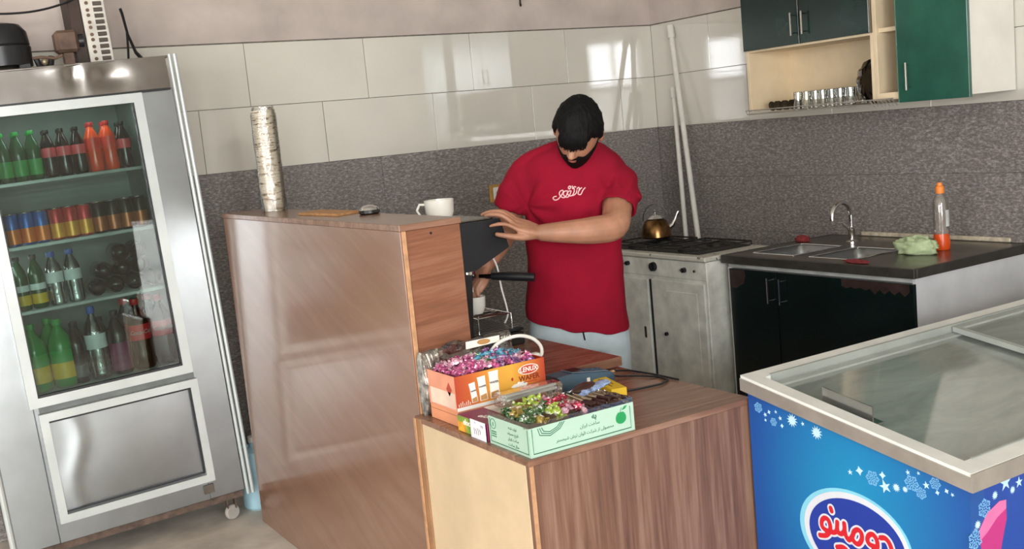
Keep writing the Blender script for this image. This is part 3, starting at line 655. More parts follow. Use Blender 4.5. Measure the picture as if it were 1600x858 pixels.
m = MB(); pts = [(-2.02,.838)] + [(-2.02-.34*i/14, .838 - .030 - .016*abs(mnoise.noise(Vector((i*.5, 1, 2))))*2) for i in range(15)] + [(-2.36,.838)]
m.prism([(-.7428, a, b) for a, b in pts], (.0006, 0, 0)); m.build('peeled_patch', M_peel, SK, off=o0)
m = MB(); m.prism([(-.7428, a, b) for a, b in ((-1.35,.836),(-1.35,.755),(-1.39,.75),(-1.44,.775),(-1.455,.81),(-1.45,.836))], (.0006, 0, 0)); m.build('peeled_patch', M_peel, SK, off=o0)
# steel top with two bowls
o0 = (-.745, -2.385, .863)
TP = thing('double_bowl_sink', 'dark edged stainless steel sink top with two bowls', 'sink', o0)
M_darkedge = mat('dark_worktop_edge', '#3d3a36', .35, .2, var=.15, vs=20)
M_sinktop = mat('dull_dark_steel_top', '#77726a', .28, .85, var=.2, vs=8)
xs = [-.73, -.645, -.33, -.0125]; ys = [-2.372, -2.0, -1.755, -1.665, -1.41, -1.318]
m = MB(); TZ = .90
def hole(i, j): return i == 1 and j in (1, 3)
for i in range(3):
    for j in range(5):
        if not hole(i, j): m.add([(xs[i],ys[j],TZ),(xs[i+1],ys[j],TZ),(xs[i+1],ys[j+1],TZ),(xs[i],ys[j+1],TZ)], [(0,1,2,3)])
m.build('steel_surface', M_sinktop, TP, smooth=0, off=o0)
m = MB()
for (a,b,c,d) in ((-.748,-.73,-2.388,-1.304), (-.73,-.012,-2.388,-2.372), (-.73,-.012,-1.318,-1.304), (-.0125,-.003,-2.388,-1.304)): m.box(a,b,c,d,.863,.9015,.0015)
m.box(-.73, -.012, -2.372, -2.0, .863, .868)
m.build('edge_band', M_darkedge, TP, off=o0)
for (y0, y1) in ((ys[1], ys[2]), (ys[3], ys[4])):
    m = MB(); x0, x1 = xs[1], xs[2]; n_ = 24; rings = []
    for (ins, z) in ((0, TZ), (.006, TZ-.004), (.018, TZ-.03), (.024, TZ-.12), (.045, TZ-.15), (.10, TZ-.155)):
        ring = []
        hx, hy = (x1-x0)/2-ins, (y1-y0)/2-ins; cx, cy = (x0+x1)/2, (y0+y1)/2; e = .30 if ins > 0 else .02
        for k in range(n_):
            t = 2*math.pi*(k+.5)/n_; c_, s_ = math.cos(t), math.sin(t)
            ring.append((cx+hx*math.copysign(abs(c_)**e, c_), cy+hy*math.copysign(abs(s_)**e, s_), z))
        rings.append(ring)
    m.loft(rings, cap=False); m.add(rings[-1], [tuple(range(n_))]); m.build('bowl', M_steel, TP, smooth=50, off=o0)
    m = MB()
    cx, cy = (x0+x1)/2, (y0+y1)/2
    for k in range(12):
        pass
    m.tube([(x0+.002, y0+.002, TZ+.002), (x1-.002, y0+.002, TZ+.002), (x1-.002, y1-.002, TZ+.002), (x0+.002, y1-.002, TZ+.002), (x0+.002, y0+.002, TZ+.002)], .003, 6); m.build('bowl_rim', M_chrome, TP, off=o0)
MB().box(-.012, -.001, -2.30, -1.50, .902, .922, .004).build('sealant_strip', mat('yellowed_sealant', '#cbbfa9', .6, var=.15, vs=30), TP, off=o0)
# faucet
o0 = (-.20, -1.61, .90)
FC = thing('faucet', 'chrome swan neck faucet between the two sink bowls', 'faucet', o0)
m = MB(); m.lathe([(.028,0),(.028,.006),(.018,.012),(.016,.05),(.019,.056),(.019,.075),(.001,.077)], 18); m.build('tap_body', M_chrome, FC)
m = MB(); m.tube([(0,0,.07),(0,0,.13)] + [(-.063+.063*math.cos(t), 0, .13+.065*math.sin(t)) for t in [math.pi*i/12 for i in range(13)]] + [(-.126,0,.118)], .0105, 12); m.build('spout', M_chrome, FC)
m = MB(); m.tube([(-.005,.0,.06),(-.03,.012,.085),(-.045,.018,.10)], [.008,.007,.005], 8); m.build('lever', M_chrome, FC)
# dish soap bottle
o0 = (-.262, -2.15, .901)
DS = thing('dish_soap_bottle', 'clear dish soap bottle with orange liquid and orange cap', 'bottle', o0)
M_orange = mat('orange_plastic', '#f08a3a', .4, var=.05); M_orliq = mat('orange_soap', '#e0531d', .25, var=.08, vs=20)
M_pet = thin_glass('clear_bottle_plastic', '#ece9e4', 1.2, .08, .05); add_haze(M_pet, '#d8d2cc', .25, .4, 20)
m = MB(); m.lathe([(.001,0),(.031,0),(.034,.006),(.035,.03),(.032,.06),(.031,.068),(.001,.068)], 20); m.build('soap', M_orliq, DS)
m = MB(); m.lathe([(.0312,.0685),(.031,.12),(.0325,.16),(.031,.20),(.025,.222),(.014,.236),(.013,.246)], 20, cap=False); m.build('bottle_wall', M_pet, DS)
m = MB(); m.lathe([(.001,.240),(.017,.240),(.018,.246),(.018,.268),(.012,.274),(.011,.286),(.001,.287)], 16); m.build('cap', M_orange, DS)
m = MB(); m.lathe([(.0335,.10),(.0338,.13),(.0336,.17)], 20, cap=False); m.v = [v for v in m.v]; m.f = [f for i, f in enumerate(m.f) if (i % 20) in (14,15,16,17,18)]; m.m = [0]*len(m.f); m.build('label', mat('pale_label', '#dfe3dd', .5), DS)
# cloths and scouring things
def lump(name, c, rad, mt, label, cat, seed, amp=.35, fr=2.2, nu=36, nv=20, group=None):
    m = MB(); rings = []
    for i in range(nv+1):
        t = min(max(math.pi*i/nv - math.pi/2, -1.55), 1.55); ring = []
        for j in range(nu):
            d = Vector((math.cos(t)*math.cos(2*math.pi*j/nu), math.cos(t)*math.sin(2*math.pi*j/nu), math.sin(t)))
            k = 1 + amp*mnoise.fractal(d*fr + Vector((seed, 0, 0)), 1.0, 2.0, 4) + .12*abs(mnoise.noise(d*6+Vector((0,seed,0))))
            q = Vector((d.x*rad[0]*k, d.y*rad[1]*k, max(-.0, rad[2]*(d.z*k+.55))))
            ring.append(q)
        rings.append(ring)
    m.loft(rings); o = m.build(name, mt, smooth=70); o.location = c; return tag(o, label, cat, group)
M_clothg = mat('pale_green_cloth', '#b4c49a', .9, var=.12, vs=20, bump=.4, bs=200)
lump('cleaning_cloth', (-.395, -2.125, .901), (.055, .095, .045), M_clothg, 'crumpled pale green cloth on the sink top beside the soap bottle', 'cloth', 3.1)
M_redsc = mat('red_sponge', '#7d2a2d', .9, var=.2, vs=60, bump=.6, bs=120)
lump('sponge', (-.265, -1.36, .901), (.028, .04, .02), M_redsc, 'dark red sponge at the back left of the sink top', 'sponge', 5.3, .2)
lump('scouring_cloth', (-.69, -2.06, .901), (.02, .06, .009), M_redsc, 'red scouring cloth at the front edge of the sink top', 'cloth', 8.2, .25)

# ================================================================== wall cabinets
o0 = (-.30, -1.09, 1.545)
UA = thing('wall_cabinet', 'cream wall cabinet with two dark green doors above an open dish niche', 'cabinet', o0)
UT = 2.55
MB().box(-.30, -.005, -1.108, -1.09, 1.55, UT, .001).build('side_panel', M_cream, UA, off=o0)
MB().box(-.30, -.005, -1.872, -1.854, 1.55, UT, .001).build('side_panel', M_cream, UA, off=o0)
MB().box(-.018, -.005, -1.854, -1.108, 1.55, UT).build('back_panel', M_cream, UA, off=o0)
MB().box(-.30, -.018, -1.854, -1.108, 1.836, 1.852).build('divider_shelf', M_cream, UA, off=o0)
MB().box(-.30, -.005, -1.872, -1.09, UT, UT+.018).build('top_panel', M_cream, UA, off=o0)
for (y0, y1, hy) in ((-1.462, -1.092, -1.437), (-1.868, -1.468, -1.505)):
    d = MB().box(-.319, -.301, y0, y1, 1.846, UT+.01, .002).build('door', M_green_dk, UA, off=o0)
    m = MB(); handle_bar(m, -.319, hy, 1.885, 1.99); m.build('handle', M_chrome, d, off=o0)
    MB().box(-.3185, -.302, (y0-.0028) if y0 < -1.5 else y0-.0025, y0-.0002, 1.846, UT).build('edge_band', M_steel_dull, d, off=o0)
# wire dish rack under the niche
m = MB()
for x in (-.325, -.23, -.14, -.03): m.tube([(x, -1.87, 1.537), (x, -1.10, 1.537)], .003, 6)
for yk in (-1.10, -1.87): m.tube([(-.325, yk, 1.537), (-.03, yk, 1.537)], .003, 6)
m.tube([(-.335, -1.99, 1.556), (-.335, -1.10, 1.556)], .003, 6)
for yk in (-1.10, -1.5, -1.87): m.tube([(-.335, yk, 1.556), (-.325, yk, 1.537)], .002, 6)
for k in range(26): yk = -1.84 + .72*k/25; m.tube([(-.325, yk, 1.539), (-.03, yk, 1.539)], .0016, 5)
for k in range(7): yk = -1.86 - .02*k; m.tube([(-.335, yk, 1.556), (-.31, yk-.012, 1.525)], .0016, 5)
tag(m.build('dish_rack', mat('rack_wire', '#c9c6bd', .3, .7)), 'thin wire dish rack across the bottom of the cream niche', 'rack')
# glasses upside down on the rack
M_tea = thin_glass('tea_glass', '#eef1ee', 1.8, .03, .08)
def make_glass(h, r):
    t = thing('tea_glass', '', 'glass', group='small tea glasses turned over on the dish rack')
    m = MB(); m.lathe([(r,0),(r*.9,h*.3),(r*.74,h*.55),(r*.82,h*.8),(r*.8,h*.97),(r*.7,h),(.001,h)], 16, cap=False); m.build('glass_wall', M_tea, t)
    m = MB(); m.lathe([(r*1.0,0),(r*1.03,.002),(r*1.0,.004)], 16, cap=False); m.build('rim', M_chrome, t)
    return t
g0 = make_glass(.082, .026); k = 0
for rowx, n_ in ((-.28, 7), (-.20, 6), (-.11, 6)):
    for i in range(n_):
        g = g0 if k == 0 else copy_tree(g0)
        g['label'] = '%s tea glass from the left in the %s row on the dish rack' % (ordinal(i), {-.28: 'front', -.20: 'middle', -.11: 'back'}[rowx])
        g.location = (rowx, -1.40 - .052*i + random.uniform(-.004, .004), 1.5415); k += 1
M_saucer = mat('dark_saucer_edge', '#4a3f33', .4, .3, var=.3)
for i in range(8):
    m = MB(); m.lathe([(.001,0),(.014,0),(.023,.006),(.024,.008),(.014,.003),(.001,.003)], 18)
    m.xf(Matrix.Rotation(R_(78), 4, 'X')); o = m.build('saucer', M_saucer); o.location = (-.25 + .01*(i % 2), -1.19 - .024*i, 1.566)
    tag(o, '%s small dark saucer from the left, on edge in the dish rack' % ordinal(i), 'saucer', 'saucers on edge in the dish rack')
# ribbed steel bowl on edge
m = MB(); prof = [(.001,0),(.04,.0),(.07,.012),(.088,.03),(.098,.055),(.10,.06),(.095,.056),(.084,.032),(.066,.016),(.04,.005),(.001,.005)]
rings = []
for (r, z) in prof: rings.append([((r*(1+.05*math.cos(12*a)))*math.cos(a), (r*(1+.05*math.cos(12*a)))*math.sin(a), z) for a in [2*math.pi*j/72 for j in range(72)]])
m.loft(rings); m.xf(Matrix.Rotation(R_(-84), 4, 'X') @ Matrix.Rotation(R_(180), 4, 'X') @ Matrix.Rotation(R_(180), 4, 'Z'))
o = m.build('steel_bowl', mat('dark_ribbed_steel', '#8d8d90', .14, 1.0, var=.1), smooth=50); o.location = (-.24, -1.765, 1.648); tag(o, 'ribbed shiny steel bowl standing on edge at the right of the niche', 'bowl')
# right unit
o0 = (-.30, -1.875, 1.545)
UB = thing('wall_cabinet', 'cream wall cabinet with one bright green door and a white side', 'cabinet', o0)
MB().box(-.302, -.005, -1.892, -1.874, 1.55, UT, .001).build('side_panel', M_cream, UB, off=o0)
MB().box(-.30, -.005, -2.345, -2.327, 1.545, UT, .001).build('side_panel', M_white, UB, off=o0)
MB().box(-.018, -.005, -2.327, -1.892, 1.55, UT).build('back_panel', M_cream, UB, off=o0)
for z in (1.552, 1.842, 2.2): MB().box(-.285, -.018, -2.327, -1.892, z, z+.018).build('shelf', M_cream, UB, off=o0)
MB().box(-.302, -.284, -2.327, -1.892, 1.552, 1.582, .001).build('bottom_rail', M_cream, UB, off=o0)
MB().box(-.30, -.005, -2.345, -1.874, UT, UT+.018).build('top_panel', M_cream, UB, off=o0)
d = MB().box(-.321, -.303, -2.352, -2.012, 1.535, UT+.01, .0008).build('door', M_green, UB, off=o0)
m = MB(); handle_bar(m, -.321, -2.07, 1.585, 1.70); m.build('handle', M_chrome, d, off=o0)
MB().box(-.3205, -.3035, -2.0115, -2.0075, 1.537, UT).build('edge_band', mat('pale_green_edge', '#5d8a78', .5, var=.2, vs=40), d, off=o0)  # band of paler green than the door face along its left edge
# socket on the back wall, hook and cord
o0 = (-1.165, 0, 1.235)
SO = thing('wall_socket', 'wooden backed white power socket on the back wall beside the man', 'socket', o0)
MB().box(-.048, .048, -.014, -.0005, -.048, .048, .003).build('back_plate', mat('varnished_wood', '#b98d4c', .4), SO)
MB().box(-.030, .034, -.026, -.0141, -.034, .034, .005).build('face_plate', M_white, SO)
m = MB(); m.lathe([(.001,0),(.02,0),(.021,.003),(.001,.003)], 18); m.xf(Matrix.Translation((.004, -.0262, 0)) @ Matrix.Rotation(R_(90), 4, 'X')); m.build('socket_well', mat('grey_socket', '#8b8a86', .5), SO)
m = MB(); m.tube([(-.905,-.006,2.30),(-.91,-.02,2.27),(-.912,-.022,2.245),(-.905,-.014,2.235),(-.90,-.006,2.245)], .005, 8); tag(m.build('wall_hook', M_chip), 'rusty hook in the pink plaster at the top of the back wall', 'hook')
# ================================================================== drinks in the fridge
def spin(prof, n=14): m = MB(); m.lathe(prof, n); return m
def band(prof, n=14): m = MB(); m.lathe(prof, n, cap=False); return m
DRINK = {}
def drink(name, body_prof, parts, body_mat):
    """parts: list of (name, profile, material)"""
    me = spin(body_prof).mesh(name, body_mat, 50); ps = [(a, band(p).mesh(a, mt, 50)) for a, p, mt in parts]
    return (name, me, ps)
def put(d, u, v, z, label, cat='bottle', group=None, lay=None, s=1.0, rz=0):
    e = thing(d[0], label, cat, group=group)
    M = FM @ Matrix.Translation((u, v, z))
    if lay is not None: M = M @ Matrix.Rotation(lay, 4, 'X')
    M = M @ Matrix.Rotation(rz, 4, 'Z') @ Matrix.Scale(s, 4)
    loc, q, sc = M.decompose(); e.location = loc; e.rotation_euler = q.to_euler(); e.scale = sc
    for a, me in [('drink_body', d[1])] + d[2]: link(a, me, e)
    return e
D_ = lambda n, c, r=.15, **k: mat(n, c, r, var=.08, vs=20, **k)
m_cola = D_('cola_dark', '#1a0f0e'); m_green = D_('green_soda', '#1f8a3c'); m_dkgreen = D_('dark_green_soda', '#1d4a2b'); m_orange = D_('orange_soda', '#e2461f'); m_water = D_('water_bottle', '#c3d0d4', .1)
m_redlab = D_('red_label', '#c92533', .35); m_pinklab = D_('pink_red_label', '#d0525a', .35); m_yel = D_('lemon_yellow', '#d5b51e', .35); m_redcap = D_('red_cap', '#b71f28', .4); m_bluecap = D_('blue_cap', '#2c56a8', .4); m_grn_cap = D_('green_cap', '#2d9a4a', .4)
m_blk = D_('black_cap', '#17171a', .4); m_grape = D_('grape_label', '#7c2a5a', .35); m_whitelab = D_('white_label', '#cdd6d8', .4); m_blucan = D_('blue_can', '#2a5fb0', .3, metal=.4); m_orgcan = D_('orange_can_print', '#e07a35', .3, metal=.3)
m_redcan = D_('red_can', '#c2333a', .3, metal=.4); m_yelcan = D_('yellow_can_print', '#e2a13c', .3, metal=.3); m_blkcan = D_('black_can', '#26211f', .3, metal=.5); m_copcan = D_('copper_can_print', '#a8643f', .3, metal=.5); m_can = D_('can_aluminium', '#c6c8c8', .25, metal=1.0)
def bottle(name, r, h, body, lab, cap, l0=.35, l1=.6, extra=None, neck=.3):
    P = [(.001,0),(r*.85,0),(r,.01),(r,h*.2),(r*.94,h*.3),(r,h*.45),(r,h*.62),(r*.8,h*.74),(neck*r+.002,h*.88),(neck*r+.001,h*.92),(.001,h*.92)]
    parts = [('cap', [(.001,h),(neck*r+.004,h),(neck*r+.005,h*.93),(neck*r+.003,h*.915)], cap)]
    if lab: parts.append(('label', [(r+.0006,h*l0),(r+.0008,h*(l0+l1)/2),(r+.0006,h*l1)], lab))
    if extra: parts += extra
    return drink(name, P, parts, body)
def sodacan(top, low):
    r, h = .028, .128
    return drink('soda_can', [(.001,0),(r*.8,0),(r,.008),(r,h*.9),(r*.85,h*.97),(.001,h*.965)],
        [('printed_band', [(r+.0005,.008),(r+.0006,h*.3),(r+.0005,h*.52)], low), ('can_rim', [(r*.86,h*.965),(r*.9,h),(r*.84,h)], m_can)], top)
G1, G2, G3, G4 = 'drinks on the top fridge shelf', 'cans on the second fridge shelf', 'bottles on the third fridge shelf', 'bottles on the bottom fridge shelf'
b_gr = bottle('soda_bottle', .027, .195, m_dkgreen, m_grn_cap, m_grn_cap, .1, .42); b_co = bottle('soda_bottle', .027, .19, m_cola, m_pinklab, m_blk, .42, .62); b_or = bottle('soda_bottle', .029, .20, m_orange, D_('orange_label', '#d8392a', .35), m_redcap, .45, .68)
z1, z2, z3, z4 = [z+.0005 for z in SHZ]
top = [(b_gr, -.668, 'green soda bottle at the far left of the top fridge shelf'), (b_gr, -.612, 'green soda bottle second from the left on the top fridge shelf'), (b_gr, -.556, 'green soda bottle next to the colas on the top fridge shelf'),
       (b_co, -.499, 'dark cola bottle next to the green ones on the top shelf'), (b_co, -.443, 'dark cola bottle in the middle of three on the top shelf'), (b_co, -.386, 'dark cola bottle beside the orange sodas on the top shelf'),
       (b_or, -.326, 'orange red soda bottle left of the pair on the top shelf'), (b_or, -.264, 'orange red soda bottle right of the pair on the top shelf'), (b_co, -.205, 'dark cola bottle at the far right of the top shelf')]
for d, u, lb in top: put(d, u, .085, z1, lb, 'bottle', G1)
for k in range(9): put((b_gr, b_gr, b_gr, b_co, b_co, b_co, b_or, b_or, b_co)[k], -.668+.058*k, .16, z1, ('green soda bottle','dark cola bottle','orange soda bottle')[(0,0,0,1,1,1,2,2,1)[k]] + ', %s from the left in the second row of the top shelf' % ordinal(k), 'bottle', G1)
cans = [sodacan(m_blucan, m_orgcan), sodacan(m_redcan, m_yelcan), sodacan(m_blkcan, m_copcan)]
cl = ['blue can with orange fruit print', 'red can with yellow fruit print', 'black and copper can']
place = ['leftmost', 'middle', 'rightmost']
us = [-.689, -.633, -.58, -.522, -.468, -.413, -.358, -.303, -.248, -.193]
for k, u in enumerate(us):
    c = 0 if k < 3 else 1 if k < 6 else 2
    pl = place[k % 3] if k < 6 else ('leftmost', 'second', 'third', 'rightmost')[k-6]
    put(cans[c], u, .08, z2, '%s, %s of its kind on the second fridge shelf' % (cl[c], pl), 'can', G2)
    put(cans[c], u, .145, z2, '%s, %s in the back row of cans' % (cl[c], ordinal(k)), 'can', G2)
b_l3 = bottle('soda_bottle', .03, .215, m_dkgreen, None, m_blk, extra=[('lemon_print', [(.0306,.02),(.0308,.045),(.0306,.06)], m_yel), ('logo_print', [(.0306,.075),(.0308,.09),(.0306,.10)], m_whitelab)])
M_petw = thin_glass('water_bottle_plastic', '#d8e2e4', 2.4, .08, .16, bump=.5, bs=40)
def water(r, h, cap):
    P = [(.001,0),(r*.9,0),(r,.01)] + [(r*(1 if i % 2 else .94), h*(.08+.045*i)) for i in range(6)] + [(r,h*.4),(r,h*.62),(r*.85,h*.74),(.014,h*.87),(.013,h*.92),(.001,h*.92)]
    return drink('water_bottle', P, [('label', [(r+.0006,h*.42),(r+.0008,h*.52),(r+.0006,h*.62)], m_whitelab), ('cap', [(.001,h),(.016,h),(.017,h*.93),(.015,h*.9)], cap)], M_petw)
b_w3 = water(.033, .215, m_bluecap)
put(b_l3, -.70, .08, z3, 'green lemon soda bottle at the left end of the third fridge shelf', 'bottle', G3); put(b_l3, -.638, .08, z3, 'green lemon soda bottle beside the water on the third fridge shelf', 'bottle', G3)
put(b_w3, -.57, .08, z3, 'small water bottle beside the lemon soda on the third shelf', 'bottle', G3); put(b_w3, -.50, .08, z3, 'small water bottle beside the lying dark bottles on the third shelf', 'bottle', G3)
m_cola2 = mat('deep_cola', '#0b0707', .12, var=.1)
_r, _h = .036, .24
b_dk = drink('cola_bottle', [(.001,-.0),(_r*.5,.003),(_r*.8,.012),(_r*.96,.026),(_r,.045),(_r,_h*.62),(_r*.8,_h*.74),(.013,_h*.88),(.012,_h*.92),(.001,_h*.92)], [('cap', [(.001,_h),(.015,_h),(.016,_h*.93),(.014,_h*.915)], m_blk)], m_cola2)
for i, (u, zz) in enumerate(((-.415, 0), (-.34, 0), (-.265, 0), (-.19, 0), (-.378, .064), (-.303, .064), (-.228, .064), (-.30, .128), (-.225, .128))):
    put(b_dk, u, .06, z3+.037+zz, 'dark bottle lying base outward, %s from the left in the %s row of the stack' % (ordinal(i if i < 4 else i-4 if i < 7 else i-7), 'bottom' if i < 4 else 'middle' if i < 7 else 'top'), 'bottle', 'dark bottles lying stacked on the third shelf', lay=R_(-90))
b_g4 = bottle('soda_bottle', .05, .275, m_green, None, m_grn_cap, extra=[('yellow_band', [(.0506,.035),(.0512,.06),(.0506,.10)], m_yel), ('green_label', [(.0506,.1005),(.0508,.13),(.0506,.15)], m_grn_cap)], neck=.28)
put(b_g4, -.70, .085, z4, 'large green lemon soda bottle at the left end of the bottom shelf', 'bottle', G4); put(b_g4, -.598, .09, z4, 'large green lemon soda bottle next to the slim dark one on the bottom shelf', 'bottle', G4)
put(bottle('soda_bottle', .033, .25, m_cola, D_('grey_label', '#5a5d60', .4), m_blk, .1, .3), -.542, .075, z4, 'slim dark bottle between green soda and water on the bottom shelf', 'bottle', G4)
put(water(.043, .30, m_bluecap), -.462, .085, z4, 'large clear water bottle on the bottom fridge shelf', 'bottle', G4)
put(bottle('soda_bottle', .042, .265, m_cola, m_grape, m_blk, .06, .5), -.375, .08, z4, 'dark grape soda bottle with purple label on the bottom shelf', 'bottle', G4)
b_ck = bottle('cola_bottle', .045, .295, m_cola, m_redlab, m_redcap, .42, .64)
for u, lb in ((-.285, 'large cola bottle with red label beside the grape soda'), (-.190, 'large cola bottle with red label at the right end of the bottom shelf')):
    e = put(b_ck, u, .085, z4, lb, 'bottle', G4)
    for ch, dx, sz in (('Coca', -.006, .024), ('Cola', .006, .024)):
        pass
    mm = text_mesh('Coca-Cola', .024, extrude=.0003, offset=.0004, shear=.25)
    mm.materials.clear(); mm.materials.append(m_whitelab)
    for vtx in mm.vertices:
        a = vtx.co.x/.0462; vtx.co = Vector((.0464*math.sin(a), -.0464*math.cos(a), .295*.53 + vtx.co.y))
    link('lettering', mm, e)
for k, u in enumerate((-.62, -.52, -.42, -.31, -.21)):
    put(b_ck if k > 2 else b_g4 if k == 0 else b_dk, u, .19, z4, ('green soda bottle in the back row of the bottom shelf', 'dark bottle left of centre in the back row of the bottom shelf', 'dark bottle in the centre of the back row of the bottom shelf', 'red label cola right of centre in the back row of the bottom shelf', 'red label cola at the right end of the back row of the bottom shelf')[k], 'bottle', G4)

# ================================================================== machinery on the fridge
def on_fridge(u, v, z=None): return FM @ Vector((u, v, 2.0165 if z is None else z))
def fthing(name, label, cat, u, v): return thing(name, label, cat, on_fridge(u, v), (-.0243, -.039, -.0074))
M_comp = mat('black_compressor', '#242427', .35, .2, var=.25, vs=12); M_rust = mat('brown_rusty_metal', '#6b5547', .6, .3, var=.25, vs=14)
t = fthing('compressor', 'black domed compressor on top of the fridge', 'compressor', -.59, .2)
m = MB(); m.lathe([(.09,.022),(.115,.025),(.118,.10),(.112,.105),(.116,.11),(.112,.16),(.09,.19),(.05,.2),(.001,.202)], 28); m.build('dome', M_comp, t)
m = MB(); 
for a in (45, 135, 225, 315): m.box(.10*math.cos(R_(a))-.02, .10*math.cos(R_(a))+.02, .10*math.sin(R_(a))-.02, .10*math.sin(R_(a))+.02, 0, .026)
m.build('mounting_feet', M_comp, t)
m = MB(); m.tube([(.11,-.05,.05),(.14,-.07,.05),(.19,-.075,.04),(.22,-.075,.05)], .006, 8); m.build('copper_line', M_rust, t)
t = fthing('filter_drier', 'dark clamp shaped valve on the fridge top beside the compressor', 'valve', -.435, .17)
m = MB(); m.tube([(-.03,0,.055),(-.022,0,.02),(0,0,.008),(.022,0,.02),(.03,0,.055)], .012, 8); m.build('bracket', M_comp, t)
m = MB(); m.ell((0,0,.035), (.014,.014,.016), 12, 8); m.build('brass_nut', mat('pale_brass', '#b3a58a', .4, .6), t)
t = fthing('fan_motor', 'small brown fan motor on a post on top of the fridge', 'motor', -.335, .2)
MB().box(-.02, .02, -.02, .02, 0, .065, .002).build('post', M_rust, t)
MB().box(-.045, .045, -.04, .04, .065, .155, .012).build('motor_body', M_rust, t)
m = MB(); m.lathe([(.001,0),(.03,0),(.032,.02),(.001,.02)], 16); m.xf(Matrix.Translation((.046, 0, .11)) @ Matrix.Rotation(R_(90), 4, 'Y')); m.build('shaft_plate', M_comp, t)
t = fthing('condenser_unit', 'upright white condenser end plate with rows of dark slots', 'condenser', -.205, .2)
m = MB(); m.box(-.05, .045, -.02, .0, .0, .42, .002); m.build('end_plate', mat('white_sheet_metal', '#cfcac0', .45, .2), t)
m = MB(); m.box(-.10, -.052, -.015, .14, .0, .42, .003); m.build('shroud', mat('dark_brown_shroud', '#3a2c25', .6, .2, var=.3), t)
m = MB(); m.box(-.05, .04, .004, .14, .03, .4); m.build('fin_block', mat('grey_fins', '#77766f', .5, .4), t)
for k in range(16):
    z = .03 + .025*k
    m = MB(); m.tube([(-.002, -.0225, z), (.032, -.0225, z)], .0085, 8); m.build('slot', MATS.get('slot_brown') or mat('slot_brown', '#5a5049', .6), t)
    m = MB(); m.lathe([(.001,0),(.0075,0),(.0075,.003),(.001,.003)], 10); m.xf(Matrix.Translation((-.026, -.0205, z+.004*(k % 2))) @ Matrix.Rotation(R_(90), 4, 'X')); m.build('hole', M_rust, t)
m = MB(); m.tube(smooth_poly([on_fridge(-.77, .15, 2.29), on_fridge(-.62, .15, 2.255), on_fridge(-.50, .15, 2.248), on_fridge(-.40, .16, 2.258), on_fridge(-.30, .18, 2.285), on_fridge(-.22, .2, 2.32)], 5), .0045, 8)
tag(m.build('power_cable', M_comp), 'dark cable sagging along the wall above the fridge motor', 'cable')
m = MB(); m.tube([on_fridge(-.072, .3, 2.262), on_fridge(-.068, .3, 2.24), on_fridge(-.06, .3, 2.15), on_fridge(-.045, .28, 2.07), on_fridge(-.02, .25, 2.022)], [.012,.012,.011,.013,.014], 8, flat=.5)
i0 = len(m.v); m.tube([on_fridge(-.062, .3, 2.16), on_fridge(-.075, .28, 2.08), on_fridge(-.09, .25, 2.022)], .005, 8)
tag(m.build('rubber_hose', M_comp), 'dark forked rubber hose standing up behind the fridge top', 'hose')
# blue jug in the gap
t = thing('water_jug', 'pale blue plastic jug on the floor in the gap by the fridge', 'jug', (-2.80, -.42, 0))
M_jug = mat('pale_blue_plastic', '#9fc3cf', .35, var=.06)
m = MB(); m.lathe([(.001,0),(.07,0),(.078,.01),(.078,.2),(.06,.26),(.025,.28),(.022,.3),(.001,.3)], 20); m.build('jug_body', M_jug, t)
m = MB(); m.lathe([(.001,.30),(.026,.30),(.026,.325),(.001,.325)], 14); m.build('cap', M_white, t)
m = MB(); m.tube([(-.03,-.0,.285),(-.075,0,.29),(-.085,0,.25),(-.076,0,.2)], .009, 8); m.build('handle', M_jug, t)

# ================================================================== on the bar counter
M_cup = None
def cup_mat():
    m, t, n, l, b = nt('birch_print_paper'); setp(b, Roughness=.5); vec = coords(n, l, (1,1,1), True)
    mp = n.new('ShaderNodeMapping'); mp.inputs['Scale'].default_value = (14, 14, 60); l.new(vec, mp.inputs[0]); f = noise_tex(n, l, mp.outputs[0], 1.6, 5, .7)
    l.new(ramp(n, l, f, [(.36, '#54452f'), (.42, '#a8967b'), (.47, '#d3ccbe'), (.8, '#ddd8ce')]), b.inputs['Base Color']); return m
M_cup = cup_mat()
cx, cy = -2.735, -.90
m = MB(); m.lathe([(.037,0),(.038,.001),(.046,.085),(.0485,.087),(.0485,.090),(.0455,.0905),(.0445,.086),(.0365,.004),(.001,.003)], 26, cap=False)
cupme = m.mesh('paper_cup', M_cup, 40)
NC = 33
for k in range(NC):
    o = link('paper_cup', cupme); o.location = (cx, cy + .0, 1.3455 + .0097*k); o.rotation_euler = (0, 0, k*1.7)
    tag(o, 'birch print paper cup, %s from the bottom of the tall nested stack' % ordinal(k) if k < NC-1 else 'topmost birch print paper cup of the tall nested stack', 'paper cup', 'paper cups stacked in the clear sleeve')
M_sleeve = thin_glass('sleeve_film', '#f6f4f0', 1.6, .1, .03, bump=1.2, bs=45)
m = MB(); rings = []
for i in range(25):
    z = 1.346 + .415*i/24
    rings.append([(cx + (.051 + .0025*mnoise.noise(Vector((math.cos(a)*2, math.sin(a)*2, z*18))) - (.02 if i > 22 else 0)*(i-22)/2*(.5+.5*mnoise.noise(Vector((a*3, z, 1)))))*math.cos(a), cy + (.051 + .0025*mnoise.noise(Vector((math.cos(a)*2, math.sin(a)*2+5, z*18))))*math.sin(a), z + (.008*mnoise.noise(Vector((a*2.5, 3, 1))) if i > 22 else 0)) for a in [2*math.pi*j/32 for j in range(32)]])
m.loft(rings, cap=False); tag(m.build('plastic_sleeve', M_sleeve, smooth=60), 'crinkled clear plastic sleeve around the stack of paper cups', 'sleeve')
